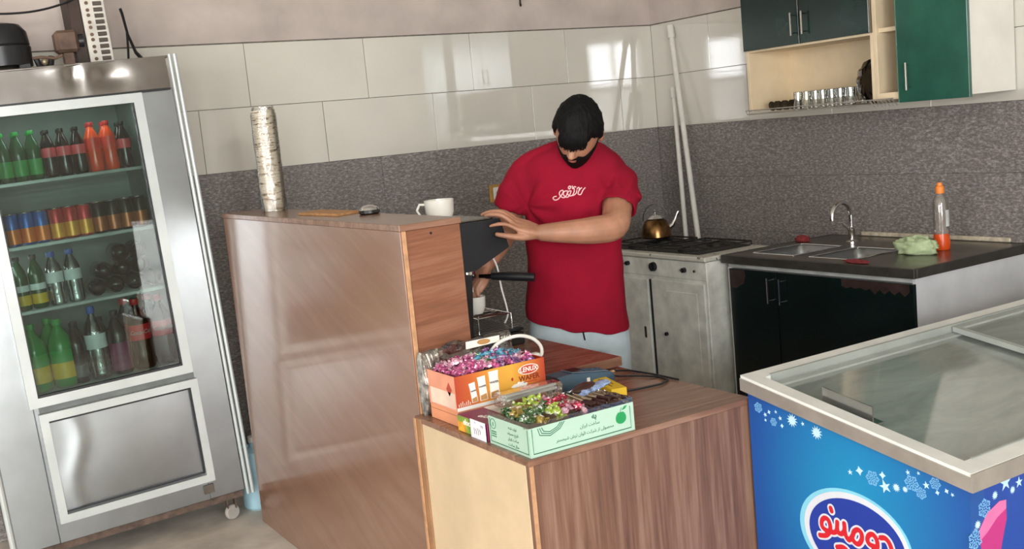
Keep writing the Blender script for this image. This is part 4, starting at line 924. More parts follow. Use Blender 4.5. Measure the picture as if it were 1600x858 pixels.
m = MB(); m.prism([(-2.80, -1.34, 1.3455), (-2.70, -1.30, 1.3455), (-2.68, -1.62, 1.3455), (-2.78, -1.66, 1.3455)], (0, 0, .008)); tag(m.build('coaster', mat('cork_board', '#b98a5c', .7, var=.15, vs=60, bump=.3, bs=150)), 'thin rectangular cork board lying on the bar counter', 'coaster')
t = thing('metal_ashtray', 'small shiny round metal dish on the bar counter edge', 'dish', (-2.70, -1.75, 1.3455))
m = MB(); m.lathe([(.001,0),(.03,0),(.036,.004),(.036,.014),(.030,.014),(.028,.006),(.001,.006)], 22); m.build('dish_base', M_blackmetal, t)
m = MB(); m.lathe([(.034,.0145),(.030,.022),(.016,.029),(.001,.031)], 22); m.build('lid', M_chrome, t)

# ================================================================== espresso machine
o0 = (-2.63, -1.90, .8285)
EM = thing('espresso_machine', 'black espresso machine standing behind the bar counter', 'coffee machine', o0)
y0, y1 = -1.90, -1.56
M_mblk = mat('matt_black_panel', '#191b20', .5, var=.12, vs=12)
m = MB(); m.prism([(-2.64, y0+.004, .87), (-2.43, y0+.004, .87), (-2.41, y0+.004, 1.10), (-2.64, y0+.004, 1.10)], (0, y1-y0-.008, 0)); m.build('rear_housing', M_blackmetal, EM, off=o0)
m = MB(); m.prism([(-2.64, y0, 1.10), (-2.395, y0, 1.115), (-2.255, y0, 1.178), (-2.282, y0, 1.282), (-2.64, y0, 1.282)], (0, y1-y0, 0)); m.build('brew_head', M_mblk, EM, smooth=0, off=o0)
MB().box(-2.64, -2.225, y0, y1, .8285, .872, .004).build('base', M_blackmetal, EM, off=o0)
m = MB(); m.box(-2.42, -2.215, y0+.02, y1-.02, .8735, .884, .002); m.build('drip_tray', M_black, EM, off=o0)
m = MB()
for k in range(12): yk = y0+.03+.024*k; m.box(-2.41, -2.225, yk, yk+.010, .8845, .888)
m.build('drip_grid', M_steel_dull, EM, off=o0)
m = MB(); m.box(-2.63, -2.30, y0+.015, y1-.015, 1.2825, 1.288, .002); m.build('cup_tray', M_steel_dull, EM, off=o0)
m = MB(); m.lathe([(.001,1.06),(.036,1.06),(.038,1.075),(.034,1.125),(.001,1.125)], 20, (-2.345, -1.73, 0)); m.build('group_head', M_chrome, EM, off=o0)
m = MB(); m.tube([(-2.31,-1.765,1.072),(-2.275,-1.80,1.07)], [.008,.010], 10); m.build('portafilter_neck', M_chrome, EM, off=o0)
m = MB(); m.tube([(-2.278,-1.797,1.07),(-2.25,-1.825,1.068),(-2.20,-1.872,1.062),(-2.165,-1.905,1.057)], [.013,.016,.0165,.015], 12); m.build('portafilter_handle', M_black, EM, off=o0)
m = MB(); m.tube([(-2.345,-1.745,1.055),(-2.345,-1.76,1.035),(-2.345,-1.762,1.02)], .009, 10); m.build('spout', M_chrome, EM, off=o0)
m = MB()
for x in (-2.39, -2.255): m.tube([(x, -1.87, .885), (x, -1.87, .938), (x, -1.63, .938), (x, -1.63, .885)], .0035, 6)
for k in range(9): yk = -1.86+.0275*k; m.tube([(-2.39, yk, .9385), (-2.255, yk, .9385)], .002, 5)
m.build('cup_rack', M_chrome, EM, off=o0)
M_porc = mat('white_porcelain', '#dfdcd3', .18, var=.03)
def cup(name, loc, r, h, label, rz, rx=0, cat='cup'):
    t = thing(name, label, cat, loc, (rx, 0, rz))
    m = MB(); m.lathe([(.001,0),(r*.62,0),(r*.75,.006),(r*.95,h*.45),(r,h),(r*.93,h),(r*.88,h*.5),(r*.6,.01),(.001,.009)], 24); m.build('cup_bowl', M_porc, t)
    m = MB(); m.tube([(r*.9,0,h*.82),(r*1.3,0,h*.85),(r*1.5,0,h*.6),(r*1.3,0,h*.33),(r*.85,0,h*.28)], r*.09, 8); m.build('handle', M_porc, t)
    return t
cup('espresso_cup', (-2.335, -1.765, .9412), .036, .062, 'small white espresso cup under the machine spout', R_(100))
cup('coffee_cup', (-2.46, -1.80, 1.2885), .052, .078, 'wide white coffee cup on top of the espresso machine', R_(150))
m = MB(); m.tube(smooth_poly([Vector(q) for q in ((-2.272, -1.78, 1.168), (-2.245, -1.785, 1.10), (-2.238, -1.79, 1.02), (-2.226, -1.79, .96), (-2.222, -1.79, .92), (-2.232, -1.78, .890))], 4), .0035, 6); tag(m.build('thin_cable', M_white), 'thin white cable hanging beside the espresso machine', 'cable')

# ================================================================== goods on the low counter
ZC0 = .7905
# carton under the wafer box
o0 = (-2.712, -2.468, ZC0)
t = thing('flat_carton', 'flat orange carton under the wafer box', 'carton', o0)
M_wf_or = mat('carton_salmon', '#d8906a', .55, var=.06)
MB().box(-.146, .147, -.082, .082, 0, .043, .001).build('carton_body', M_wf_or, t)
MB().box(-.1462, -.1458, -.082, .082, .03, .032).build('lid_line', mat('carton_line', '#b06a48', .6), t)
# wafer box, open on top
o0 = (-2.712, -2.468, ZC0+.0435)
WB = thing('wafer_box', 'open orange wafer carton filled with wrapped candies', 'box', o0)
bx0, bx1, by0, by1, bh = -.147, .147, -.082, .082, .098
def wafer_front():
    m, t, n, l, b = nt('wafer_front_print'); setp(b, Roughness=.45); tc = n.new('ShaderNodeTexCoord'); sp = n.new('ShaderNodeSeparateXYZ'); l.new(tc.outputs['Object'], sp.inputs[0])
    mr = n.new('ShaderNodeMapRange'); mr.inputs[1].default_value = -.147; mr.inputs[2].default_value = .147; l.new(sp.outputs[0], mr.inputs[0])
    l.new(ramp(n, l, mr.outputs[0], [(0, '#a8402a'), (.16, '#bd5b2c'), (.42, '#d6963a'), (.62, '#dca540'), (.82, '#cf7634'), (1, '#b03c28')]), b.inputs['Base Color']); return m
M_wfront = wafer_front(); M_wside = mat('wafer_side_print', '#d99277', .5, var=.07, vs=14); M_inside = mat('raw_card', '#9c8468', .8)
MB().box(bx0, bx1, by0, by0+.002, 0, bh).build('front_side', M_wfront, WB); MB().box(bx0, bx0+.002, by0+.002, by1, 0, bh).build('left_side', M_wside, WB)
MB().box(bx1-.002, bx1, by0+.002, by1, 0, bh).build('right_side', mat('wafer_red_side', '#b5361f', .5), WB); MB().box(bx0+.002, bx1-.002, by1-.002, by1, 0, bh).build('back_side', M_inside, WB); MB().box(bx0+.002, bx1-.002, by0+.002, by1-.002, 0, .002).build('bottom', M_inside, WB)
MB().box(bx0, bx1, by0-.0012, by0-.0001, 0, .010).build('white_stripe', M_white, WB)
M_wp = mat('wafer_packet_white', '#efe9e0', .5, var=.03); M_ink = mat('dark_ink', '#2a1d18', .5); M_redink = mat('red_ink', '#b02a22', .5); M_brownink = mat('biscuit_brown', '#b98a55', .5)
for (x, z, w_, h_, a) in ((-.092, .044, .020, .056, -.12), (-.062, .050, .026, .068, -.06), (-.024, .054, .032, .076, 0.0)):
    R = Matrix.Translation((x, by0-.0006, z)) @ Matrix.Rotation(a, 4, 'Y')
    m = MB(); m.prism([(-w_/2, 0, h_/2), (w_/2, 0, h_/2), (w_/2*.9, 0, h_*.25), (w_/2*.95, 0, -h_/2), (-w_/2*.95, 0, -h_/2), (-w_/2*.9, 0, h_*.25)], (0, .0005, 0)); m.xf(R); p = m.build('packet_print', M_wp, WB, smooth=0)
    m = MB(); m.prism([(-w_*.38, -.0003, -h_*.28), (w_*.38, -.0003, -h_*.24), (w_*.4, -.0003, -h_*.48), (-w_*.4, -.0003, -h_*.48)], (0, .0003, 0)); m.xf(R); m.build('biscuit_print', M_brownink, p, smooth=0)
    text('WAFER', w_*.27, M_ink, p, R @ Vector((0, -.0006, h_*.08)), (math.cos(a), 0, -math.sin(a)), (math.sin(a), 0, math.cos(a)), extrude=.0002, offset=.0002)
m = MB(); m.prism([(.092+.034*math.cos(2*math.pi*i/32), by0-.0006, .074+.0145*math.sin(2*math.pi*i/32)) for i in range(32)], (0, .0005, 0)); m.build('brand_oval', M_wp, WB)
m = MB(); m.prism([(.092+.031*math.cos(2*math.pi*i/32), by0-.0009, .074+.0125*math.sin(2*math.pi*i/32)) for i in range(32)], (0, .0005, 0)); m.build('brand_oval', mat('oval_red', '#b8452f', .5), WB)
text('LENUX', .0185, M_wp, WB, (.092, by0-.0012, .074), (1,0,0), (0,0,1), extrude=.0002, offset=.0004, shear=.1)
text('WAFER', .021, mat('brown_ink', '#7a2a12', .5), WB, (.092, by0-.0005, .050), (1,0,0), (0,0,1), extrude=.0002, offset=.0005)
MB().box(.072, .116, by0-.0004, by0, .0375, .0395).build('print_bar', M_redink, WB)
m = MB(); m.prism([(.036+.0035*math.cos(2*math.pi*k/14), by0-.0004, .055+.005*math.sin(2*math.pi*k/14)) for k in range(14)], (0, .0003, 0)); m.build('nut_print', M_redink, WB, smooth=0)
m = MB(); m.prism([(.06+.02*math.cos(2*math.pi*i/18)*(1+.3*(i % 3)), by0-.0004, .028+.013*math.sin(2*math.pi*i/18)*(1+.3*(i % 2))) for i in range(18)], (0, .0003, 0)); m.build('milk_splash_print', M_wp, WB, smooth=0)
m = MB(); m.prism([(bx0-.0004, -.045+.016*math.cos(2*math.pi*i/4+.0), .058+.02*math.sin(2*math.pi*i/4)) for i in range(4)], (.0003, 0, 0)); m.build('side_emblem', mat('emblem_red', '#b04433', .5), WB, smooth=0)
m = MB(); m.box(bx0-.0004, bx0-.0001, -.075, .07, .005, .05); m.build('side_panel_print', mat('pale_side_print', '#e6c9b5', .5), WB)
for k in range(7): MB().box(bx0+.006+.006*k, bx0+.0075+.006*k, by0-.0005, by0, .012, .020+.003*(k % 3)).build('print_bar', M_wp, WB)
# candies
def candy_mesh(name, mt, s=1.0, seed=0):
    rnd = random.Random(seed); m = MB(); rings = []
    prof = [(-.021,.011),(-.015,.0085),(-.0115,.003),(-.009,.0075),(0,.0095),(.009,.0075),(.0115,.003),(.015,.0085),(.021,.011)]
    for i, (x, r) in enumerate(prof):
        ring = []
        for j in range(10):
            a = 2*math.pi*j/10; k = 1 + (.35 if r > .008 and abs(x) > .01 else .16)*(1 if j % 2 else -1) + rnd.uniform(-.12, .12)
            ring.append((s*(x + rnd.uniform(-.001, .001)), s*r*k*math.cos(a), s*r*k*math.sin(a)*(.45 if abs(x) > .013 else 1)))
        rings.append(ring)
    m.loft(rings); return m.mesh(name, mt, 0)
def foil(n_, c, r=.24, me=.4):
    m, t, n, l, b = nt(n_); setp(b, Roughness=r, Metallic=me); f = noise_tex(n, l, coords(n, l, (1,1,1), True), 95, 3)
    l.new(ramp(n, l, f, [(.32, darker(c, .62)), (.48, c), (.57, darker(c, 1.15)), (.64, '#e4dde0')]), b.inputs['Base Color']); return m
CM = {'magenta': [candy_mesh('wrapped_candy', foil('magenta_foil', '#bf5c8c'), 1, i) for i in range(3)], 'pink': [candy_mesh('wrapped_candy', foil('pink_foil', '#d29fb4'), 1, i+5) for i in range(2)],
      'blue': [candy_mesh('wrapped_candy', foil('blue_foil', '#5b9fbd'), 1, i+9) for i in range(2)], 'green': [candy_mesh('wrapped_candy', foil('green_foil', '#6aa564'), 1, i+12) for i in range(2)],
      'purple': [candy_mesh('wrapped_candy', foil('purple_foil', '#93659a'), 1, i+15) for i in range(2)], 'lime': [candy_mesh('wrapped_candy', foil('lime_foil', '#98ad44'), 1.15, i+18) for i in range(2)],
      'gold': [candy_mesh('wrapped_candy', foil('gold_foil', '#a8924a'), 1.15, i+21) for i in range(2)], 'red': [candy_mesh('wrapped_candy', foil('red_foil', '#a83048'), 1.15, i+24) for i in range(2)], 'olive': [candy_mesh('wrapped_candy', foil('dark_green_foil', '#4c6b45'), 1.15, i+27) for i in range(2)]}
def candy(col, x, y, z, where, grp):
    o = link('wrapped_candy', random.choice(CM[col])); o.location = (x, y, z); o.rotation_euler = (random.uniform(-.6, .6), random.uniform(-.7, .7), random.uniform(0, 6.28))
    tag(o, '%s foil wrapped candy %s' % (col, where), 'candy', grp)
rc = random.Random(11)
for iy in range(6):
    for ix in range(11):
        u = (ix+.5)/11; x = -2.712 - .132 + .264*u + rc.uniform(-.006, .006); y_ = -2.468 - .066 + .132*(iy+.5)/6 + rc.uniform(-.005, .005)
        z = ZC0+.0435 + .092 + .022*math.sin(math.pi*u)*(.4+.6*(iy/5)) + rc.uniform(-.004, .007)
        q = rc.random()
        col = 'magenta' if u < .42 and q < .6 else 'pink' if u < .42 and q < .85 else 'purple' if u > .55 and q < .62 else 'magenta' if q < .8 else 'pink' if q < .9 else 'blue'
        if iy >= 2 and .36 < u < .52: col = 'green' if q < .3 else 'blue' if q < .65 else 'pink'
        candy(col, x, y_, z, 'in the wafer box, %s from the left in the %s row' % (ordinal(ix), ('front', 'second', 'third', 'fourth', 'fifth', 'back')[iy]), 'candies in the wafer box')
# red and green small box with price card
o0 = (-2.79, -2.652, ZC0)
t = thing('chewing_gum_box', 'small purple and green candy box between the wafer box and green tray', 'box', o0)
M_gumtop = mat('purple_card', '#7d2350', .45, var=.06); M_gumgreen = mat('fruit_print_card', '#7f9a3a', .5, var=.3, vs=40)
MB().box(-.082, .08, -.08, .08, 0, .046, .001).build('box_body', M_gumtop, t)
MB().box(-.0826, -.0821, -.0, .08, .001, .044).build('fruit_print', M_gumgreen, t); MB().box(-.0829, -.0827, .035, .08, .001, .028).build('fruit_print', mat('orange_fruit_print', '#d89a2e', .5, var=.2, vs=30), t)
text('eloc', .030, M_wp, t, (-.045, -.01, .0464), (.25, -1, 0), (1, .25, 0), extrude=.0002, offset=.0008); text('eloc', .022, M_wp, t, (-.083, .03, .03), (0, -1, 0), (0, 0, 1), extrude=.0002, offset=.0006)
MB().box(.0, .08, -.078, .078, .0462, .047).build('white_flap', mat('clear_white_wrap', '#d8d4d0', .3), t)
t = thing('price_card', 'white handwritten price card leaning on the purple candy box', 'card', (-2.8775, -2.69, ZC0))
MB().box(-.0015, 0, -.042, .036, .0, .050).build('card_sheet', mat('white_card', '#dcdbe2', .5, var=.02), t)
for (yy, zz, h_) in ((.018,.02,.016),(.008,.02,.014),(-.002,.021,.018),(-.012,.022,.013),(-.02,.038,.006),(-.027,.038,.006),(.012,.043,.003)):
    m = MB(); m.tube([(-.0018, yy, zz+h_/2), (-.0018, yy-.004, zz), (-.0018, yy-.002, zz-h_/2)], .0006, 5); m.build('pen_stroke', M_ink, t)
# pack of white straws on it
M_straw = mat('white_straw', '#e4e6e3', .35, var=.03)
for k in range(9):
    m = MB(); m.tube([(-.085, 0, 0), (.085, 0, 0)], .0042, 8); o = m.build('paper_straw', M_straw)
    o.location = (-2.68 + .004*(k % 3), -2.612 - .0088*(k % 5), ZC0 + .0715 + (.0085 if k > 4 else 0)); o.rotation_euler = (0, 0, R_(2 + (k % 3)))
    tag(o, 'thin white straw, %s of the %s layer in the pack on the candy box' % (ordinal(k if k < 5 else k-5), 'lower' if k < 5 else 'upper'), 'straw', 'white straws between the boxes')
m = MB(); m.box(-2.775, -2.575, -2.655, -2.604, ZC0+.0476, ZC0+.089, .006); tag(m.build('straw_wrapper', M_film, smooth=0), 'clear wrapper around the white straws on the candy box', 'wrapper')
# green candy tray
o0 = (-2.713, -2.842, ZC0)
GT_ = thing('candy_tray', 'open pale green candy tray box with apple print at the counter corner', 'box', o0)
tx, ty, th = .160, .098, .074
M_mint = mat('mint_card', '#a9c5b3', .45, var=.03, vs=6); M_dkgr = mat('dark_green_ink', '#2e6b52', .5); M_gr = mat('apple_green_ink', '#1f8a4c', .5)
MB().box(-tx, tx, -ty, -ty+.002, 0, th).build('front_side', M_mint, GT_); MB().box(-tx, -tx+.002, -ty+.002, ty, 0, th).build('left_side', M_mint, GT_); MB().box(tx-.002, tx, -ty+.002, ty, 0, th).build('right_side', M_inside, GT_); MB().box(-tx+.002, tx-.002, ty-.002, ty, 0, th-.004).build('back_side', M_inside, GT_); MB().box(-tx+.002, tx-.002, -ty+.002, ty-.002, 0, .002).build('bottom', M_inside, GT_)
yf = -ty-.0004
def outline(pts, r, close=True):
    m = MB(); q = [Vector(p) for p in pts] + ([Vector(pts[0])] if close else [])
    m.tube(q, r, 4); return m
outline([(-tx+.008, yf, th-.002), (-tx+.008, yf, .009), (tx-.012, yf, .009), (tx-.012, yf, th-.008)], .0013, False).build('frame_line', M_dkgr, GT_)
text(fa('ساخت ایران'), .0125, M_dkgr, GT_, (.02, yf, .046), (1,0,0), (0,0,1), extrude=.0002); text(fa('محصولی از شرکت الوان ترش شیمستر'), .0115, M_dkgr, GT_, (.005, yf, .027), (1,0,0), (0,0,1), extrude=.0002)
text(fa('به'), .02, M_dkgr, GT_, (.035, yf, .064), (1,0,0), (0,0,1), extrude=.0002, offset=.0006)
for k in range(3): outline([(-.135+.006*k, yf, .070), (-.13+.006*k, yf, .052+.004*k), (-.10, yf, .045+.005*k), (-.07-.004*k, yf, .056+.003*k), (-.055-.006*k, yf, .072)], .0011, False).build('ribbon_print', M_dkgr, GT_)
m = MB(); m.prism([(.118 + .0165*math.cos(a)*(1-.12*math.sin(a)), yf, .042 + .0165*math.sin(a)*(1-.15*abs(math.sin(a))*(1 if math.sin(a) > 0 and abs(math.cos(a)) < .35 else 0))) for a in [2*math.pi*i/36 for i in range(36)]], (0, .0003, 0)); m.build('apple_print', M_gr, GT_, smooth=0)
outline([(.117, yf, .056), (.119, yf, .064), (.122, yf, .067)], .0009, False).build('apple_stem_print', M_dkgr, GT_)
m = MB(); m.prism([(.121, yf, .060), (.130, yf, .069), (.140, yf, .070), (.133, yf, .062)], (0, .0003, 0)); m.build('apple_leaf_print', M_gr, GT_, smooth=0)
xl = -tx-.0004
outline([(xl, -ty+.008, th-.004), (xl, -ty+.008, .008), (xl, ty-.008, .008), (xl, ty-.008, th-.004)], .0012, False).build('frame_line', M_dkgr, GT_)
for k, s_ in enumerate(('تولید شده', 'تاریخ مصرف', 'ساخت ایران', 'سال ساخت')): text(fa(s_), .0105, M_dkgr, GT_, (xl, -.02, .060-.0145*k), (0,-1,0), (0,0,1), extrude=.0002)
outline([(xl, .075+.013*math.cos(2*math.pi*i/16), .056+.013*math.sin(2*math.pi*i/16)) for i in range(16)], .0009).build('round_mark', M_dkgr, GT_); outline([(xl, .075, .060), (xl, .075, .05)], .0016, False).build('round_mark', M_dkgr, GT_)
for k in range(3): MB().box(xl, xl+.0003, .062, .086, .022+.006*k, .025+.006*k).build('print_bar', M_dkgr, GT_)
rc = random.Random(5)
for iy in range(5):
    for ix in range(7):
        u = (ix+.5)/7; x = -2.713 - .142 + .185*u + rc.uniform(-.006, .006); y_ = -2.842 - .074 + .148*(iy+.5)/5 + rc.uniform(-.006, .006)
        z = ZC0 + .074 + .014*math.sin(math.pi*u) + rc.uniform(-.006, .010); q = rc.random()
        col = ('gold' if q < .5 else 'olive') if u < .3 else ('lime' if q < .65 else 'olive') if u < .55 else ('red' if q < .72 else 'olive' if q < .85 else 'pink')
        candy(col, x, y_, z, 'in the green tray, %s from the left in the %s row' % (ordinal(ix), ('front', 'second', 'middle', 'fourth', 'back')[iy]), 'candies in the green tray')
M_choc = mat('brown_lolly', '#3a1d18', .3, var=.3, vs=40); M_stick = mat('paper_stick', '#cbb595', .6)
for k in range(16):
    x = -2.662 + .0142*(k % 8) + .002*rc.random(); y_ = -2.815 - .050*(k // 8); z = ZC0 + .068 + .003*(k % 3) - .004*(k // 8)
    t = thing('lollipop', 'brown stick lollipop, %s from the left in the %s row of the green tray' % (ordinal(k % 8), 'back' if k < 8 else 'front'), 'lollipop', (x, y_, z), (R_(rc.uniform(-4, 4)), 0, R_(rc.uniform(-6, 10))), 'lollipops in the green tray')
    m = MB(); m.box(-.0062, .0062, -.066, -.016, -.006, .006, .003); m.build('candy_head', M_choc, t)
    m = MB(); m.tube([(0, -.02, 0), (0, .055, .006)], .0019, 6); m.build('stick', M_stick, t)
t = thing('wrapped_lollipop_pack', 'large brown lollipops in blue film lying on the green tray', 'lollipop', (-2.605, -2.80, ZC0+.092), (0, R_(-4), R_(14)))
m = MB(); m.ell((0,0,.008), (.042,.024,.011), 16, 10); m.build('brown_candy', M_choc, t)
m = MB(); rings = []
for i in range(14):
    x = -.03 + .10*i/13; rings.append([(x + .003*mnoise.noise(Vector((i, a, 0))), (.02 + .007*mnoise.noise(Vector((i*.8, math.cos(a)*2, math.sin(a)*2))))*math.cos(a) - .014, .004+.007*math.sin(a) + .003*mnoise.noise(Vector((i*1.1, math.cos(a)*3, 4)))) for a in [2*math.pi*j/14 for j in range(14)]])
m.loft(rings); m.build('blue_film', mat('blue_wrapper_film', '#8fa3c8', .25, .2, var=.4, vs=60), t)
m = MB(); rings = []
for (d, z) in ((0, th-.006), (.002, th+.012), (-.004, th+.022)):
    rings.append([(sx_*(tx+d*.5-.001)+.002*mnoise.noise(Vector((k*1.3, z*99, 0))), sy_*(ty+d*.5-.001), z+.004*mnoise.noise(Vector((k*.9, 2, z*40)))) for k, (sx_, sy_) in enumerate([(-1+2*i/12, -1) for i in range(12)] + [(1, -1+2*i/8) for i in range(8)] + [(1-2*i/12, 1) for i in range(12)] + [(-1, 1-2*i/8) for i in range(8)])])
m.loft(rings[:2], cap=False); m.build('film_edge', M_film, GT_, smooth=0)
# card terminal
o0 = (-2.40, -2.470, ZC0)
t = thing('card_terminal', 'blue grey handheld card payment terminal lying on the low counter', 'card terminal', o0, (0, 0, R_(3)))
M_pos = mat('blue_grey_plastic', '#3d5568', .4, var=.08); M_pos2 = mat('terminal_grey_top', '#6f8190', .45, var=.08)
rings = []
for (x, hw, h_) in ((-.115,.030,.045),(-.095,.037,.058),(-.05,.038,.060),(.02,.036,.050),(.08,.034,.040),(.112,.030,.034),(.122,.024,.028)):
    rings.append([(x, hw*c_, max(0, h_*s_)) for c_, s_ in ((-.85,0),(-1,.15),(-1,.75),(-.8,1),(.8,1),(1,.75),(1,.15),(.85,0))])
m = MB(); m.loft(rings); m.build('terminal_shell', M_pos, t, smooth=40)
m = MB(); m.lathe([(.001,-.034),(.026,-.034),(.028,-.03),(.028,.03),(.026,.034),(.001,.034)], 18); m.xf(Matrix.Translation((-.112, 0, .034)) @ Matrix.Rotation(R_(90), 4, 'X')); m.build('paper_roll_cover', M_black, t)
m = MB(); m.prism([(-.04,-.028,.0605),(-.04,.028,.0605),(.10,.024,.0385),(.10,-.024,.0385)], (0,0,.002)); m.build('top_face', M_pos2, t, smooth=0)
for a in range(4):
    for b_ in range(3): m = MB(); x = .015+.02*a; zz = .0605-.022*(x+.04)/.14+.002; m.box(x, x+.012, -.018+.013*b_, -.009+.013*b_, zz, zz+.003, .001); m.build('key', M_pos, t)
MB().box(-.035, .005, -.02, .02, .0625, .0628).build('screen', M_black, t)
MB().box(.005, .016, -.0395, -.0375, .012, .038).build('white_sticker', M_white, t)
# yellow box
t = thing('yellow_box', 'slim yellow box lying behind the green tray', 'box', (-2.363, -2.575, ZC0), (0, 0, R_(-14)))
M_yb = mat('yellow_card', '#d9b428', .5, var=.04)
MB().box(-.024, .024, -.078, .078, 0, .027, .001).build('box_body', M_yb, t)
for (x, y_, l_) in ((-.008, -.02, .05), (.006, .01, .06), (-.008, .04, .04)): MB().box(x-.002, x+.002, y_-l_/2, y_+l_/2, .0271, .0275).build('print_line', mat('dark_yellow_ink', '#6d5a14', .5), t)
# cables
m = MB(); m.tube([(-2.272,-2.466,.806),(-2.24,-2.46,.796),(-2.20,-2.50,.7945),(-2.165,-2.56,.7945),(-2.175,-2.62,.7945),(-2.22,-2.64,.7945),(-2.30,-2.63,.7945),(-2.33,-2.62,.7945)], .0032, 6); tag(m.build('charger_cable', M_black), 'black charger cable looping over the low counter by the card terminal', 'cable')
m = MB(); m.tube([(-2.20,-2.38,.7945),(-2.17,-2.42,.7945),(-2.155,-2.52,.7945),(-2.152,-2.64,.7945)], .0032, 6); tag(m.build('power_cable', M_black), 'black power cable along the right edge of the low counter', 'cable')
m = MB(); m.box(-2.245, -2.185, -2.385, -2.378, .7905, .796, .001); tag(m.build('wooden_stirrer', mat('pale_stirrer', '#d3a877', .6)), 'pale wooden stirrer on the low counter by the raised table', 'stirrer')
# clear bag of cookies behind the wafer box
t = thing('cookie_bag', 'crumpled clear plastic cookie bag standing behind the wafer box', 'bag', (-2.72, -2.362, ZC0))
m = MB(); rings = []
for i in range(30):
    x = -.145 + .30*i/29; ring = []
    for j in range(26):
        a = 2*math.pi*j/26; c_, s_ = math.cos(a), math.sin(a)
        h_ = .098*(1 if i > 6 else .96); k = mnoise.noise(Vector((x*28, c_*2.2, s_*3.5)))
        q = (x + .008*mnoise.noise(Vector((x*20, c_*3, s_*3+7))), min(.024, .022*math.copysign(abs(c_)**.6, c_) + .010*k), max(.001, h_ + h_*math.copysign(abs(s_)**.7, s_) + (.012*mnoise.noise(Vector((x*22, c_*3+3, s_*2))))))
        ring.append(q)
    rings.append(ring)
m.loft(rings); m.build('bag_film', M_film, t, smooth=25)
m = MB(); rings = []
for i in range(14):
    x = -.148 + .06*i/13; rings.append([(x + .008*mnoise.noise(Vector((i, j, 1))), .022*math.cos(2*math.pi*j/16)*(1+.5*mnoise.noise(Vector((i*.7, j*.8, 3)))), .095+.092*math.sin(2*math.pi*j/16)*(1+.12*mnoise.noise(Vector((i*.9, j*.7, 9))))) for j in range(16)])
m.loft(rings); m.build('crumpled_film_end', mat('grey_crumpled_film', '#9a958e', .2, .35, var=.5, vs=45, bump=.8, bs=60, bd=.004), t, smooth=0)
m = MB(); m.prism([(-.01,-.032,.175),(.105,-.032,.178),(.115,-.016,.192),(.0,-.016,.192)], (0,.0006,.001)); m.build('label', M_wp, t, smooth=0)
m = MB(); m.prism([(.055+.022*math.cos(2*math.pi*i/20), -.0325+.008+.006*math.sin(2*math.pi*i/20), .1852+.0065*math.sin(2*math.pi*i/20)) for i in range(20)], (0,-.0002,.0006)); m.build('cookie_print', M_brownink, t, smooth=0)
for i in range(5):
    m = MB(); m.lathe([(.001,0),(.03,0),(.033,.004),(.03,.009),(.001,.011)], 18); m.xf(Matrix.Translation((-.09+.055*i, -.004, .04+.002*i)) @ Matrix.Rotation(R_(80), 4, 'X')); o = m.build('cookie', mat('dark_cookie', '#5a3a28', .8, var=.2, vs=60, bump=.5), t)
# white cable loop over the box
_p = smooth_poly([Vector(q) for q in ((-2.66,-2.41,.945),(-2.635,-2.405,.962),(-2.60,-2.40,.972),(-2.55,-2.40,.974),(-2.505,-2.40,.958),(-2.478,-2.40,.93),(-2.48,-2.405,.905),(-2.50,-2.41,.90))], 5)
m = MB(); m.tube(_p, .0055, 8)
m.box(-2.56, -2.495, -2.425, -2.398, .896, .915, .004); tag(m.build('white_carry_handle', M_white), 'white plastic carry handle arching beside the candy heap', 'handle')
# ================================================================== the man at the espresso machine
from mathutils.bvhtree import BVHTree
PO = Vector((-1.933, -1.818, 0))
PN = thing('person', 'man in a red t-shirt and pale jeans bending over the espresso machine', 'person', PO, (0, 0, -.5403))
def union(m, voxel, iters=4, fac=.5):
    me = m.mesh('u', [], 0); o = bpy.data.objects.new('u', me); COL.objects.link(o)
    r = o.modifiers.new('r', 'REMESH'); r.mode = 'VOXEL'; r.voxel_size = voxel
    s = o.modifiers.new('s', 'SMOOTH'); s.iterations = iters; s.factor = fac
    dg = bpy.context.evaluated_depsgraph_get(); out = bpy.data.meshes.new_from_object(o.evaluated_get(dg))
    bpy.data.objects.remove(o); bpy.data.meshes.remove(me)
    return out
def finish(me, name, mt, parent):
    me.materials.clear(); me.materials.append(mt); me.polygons.foreach_set('use_smooth', [True]*len(me.polygons)); me.update(); me.name = name
    return link(name, me, parent)
def rings_torso(m, rows, n=40, e=.75):
    R = []
    for (z, ca, cb, hw, hd) in rows:
        ring = []
        for j in range(n):
            t = 2*math.pi*j/n; c_, s_ = math.cos(t), math.sin(t)
            ring.append((ca + hw*math.copysign(abs(c_)**e, c_), cb + hd*math.copysign(abs(s_)**e, s_), z))
        R.append(ring)
    m.loft(R)
def smoothpath(P, rs, k=4):
    out, ro = [], []
    P = [Vector(p) for p in P]; n = len(P)
    for i in range(n-1):
        p0, p1, p2, p3 = P[max(i-1,0)], P[i], P[i+1], P[min(i+2,n-1)]
        for j in range(k):
            t = j/k; out.append(.5*((2*p1) + (p2-p0)*t + (2*p0-5*p1+4*p2-p3)*t*t + (3*p1-p0-3*p2+p3)*t**3)); ro.append(rs[i] + (rs[i+1]-rs[i])*t)
    out.append(P[-1]); ro.append(rs[-1]); return out, ro
def limb(m, P, rs, n=14, k=4):
    q, r = smoothpath(P, rs, k); m.tube(q, r, n)
    for e in (0, -1): m.ell(q[e], (r[e], r[e], r[e]), 12, 8)
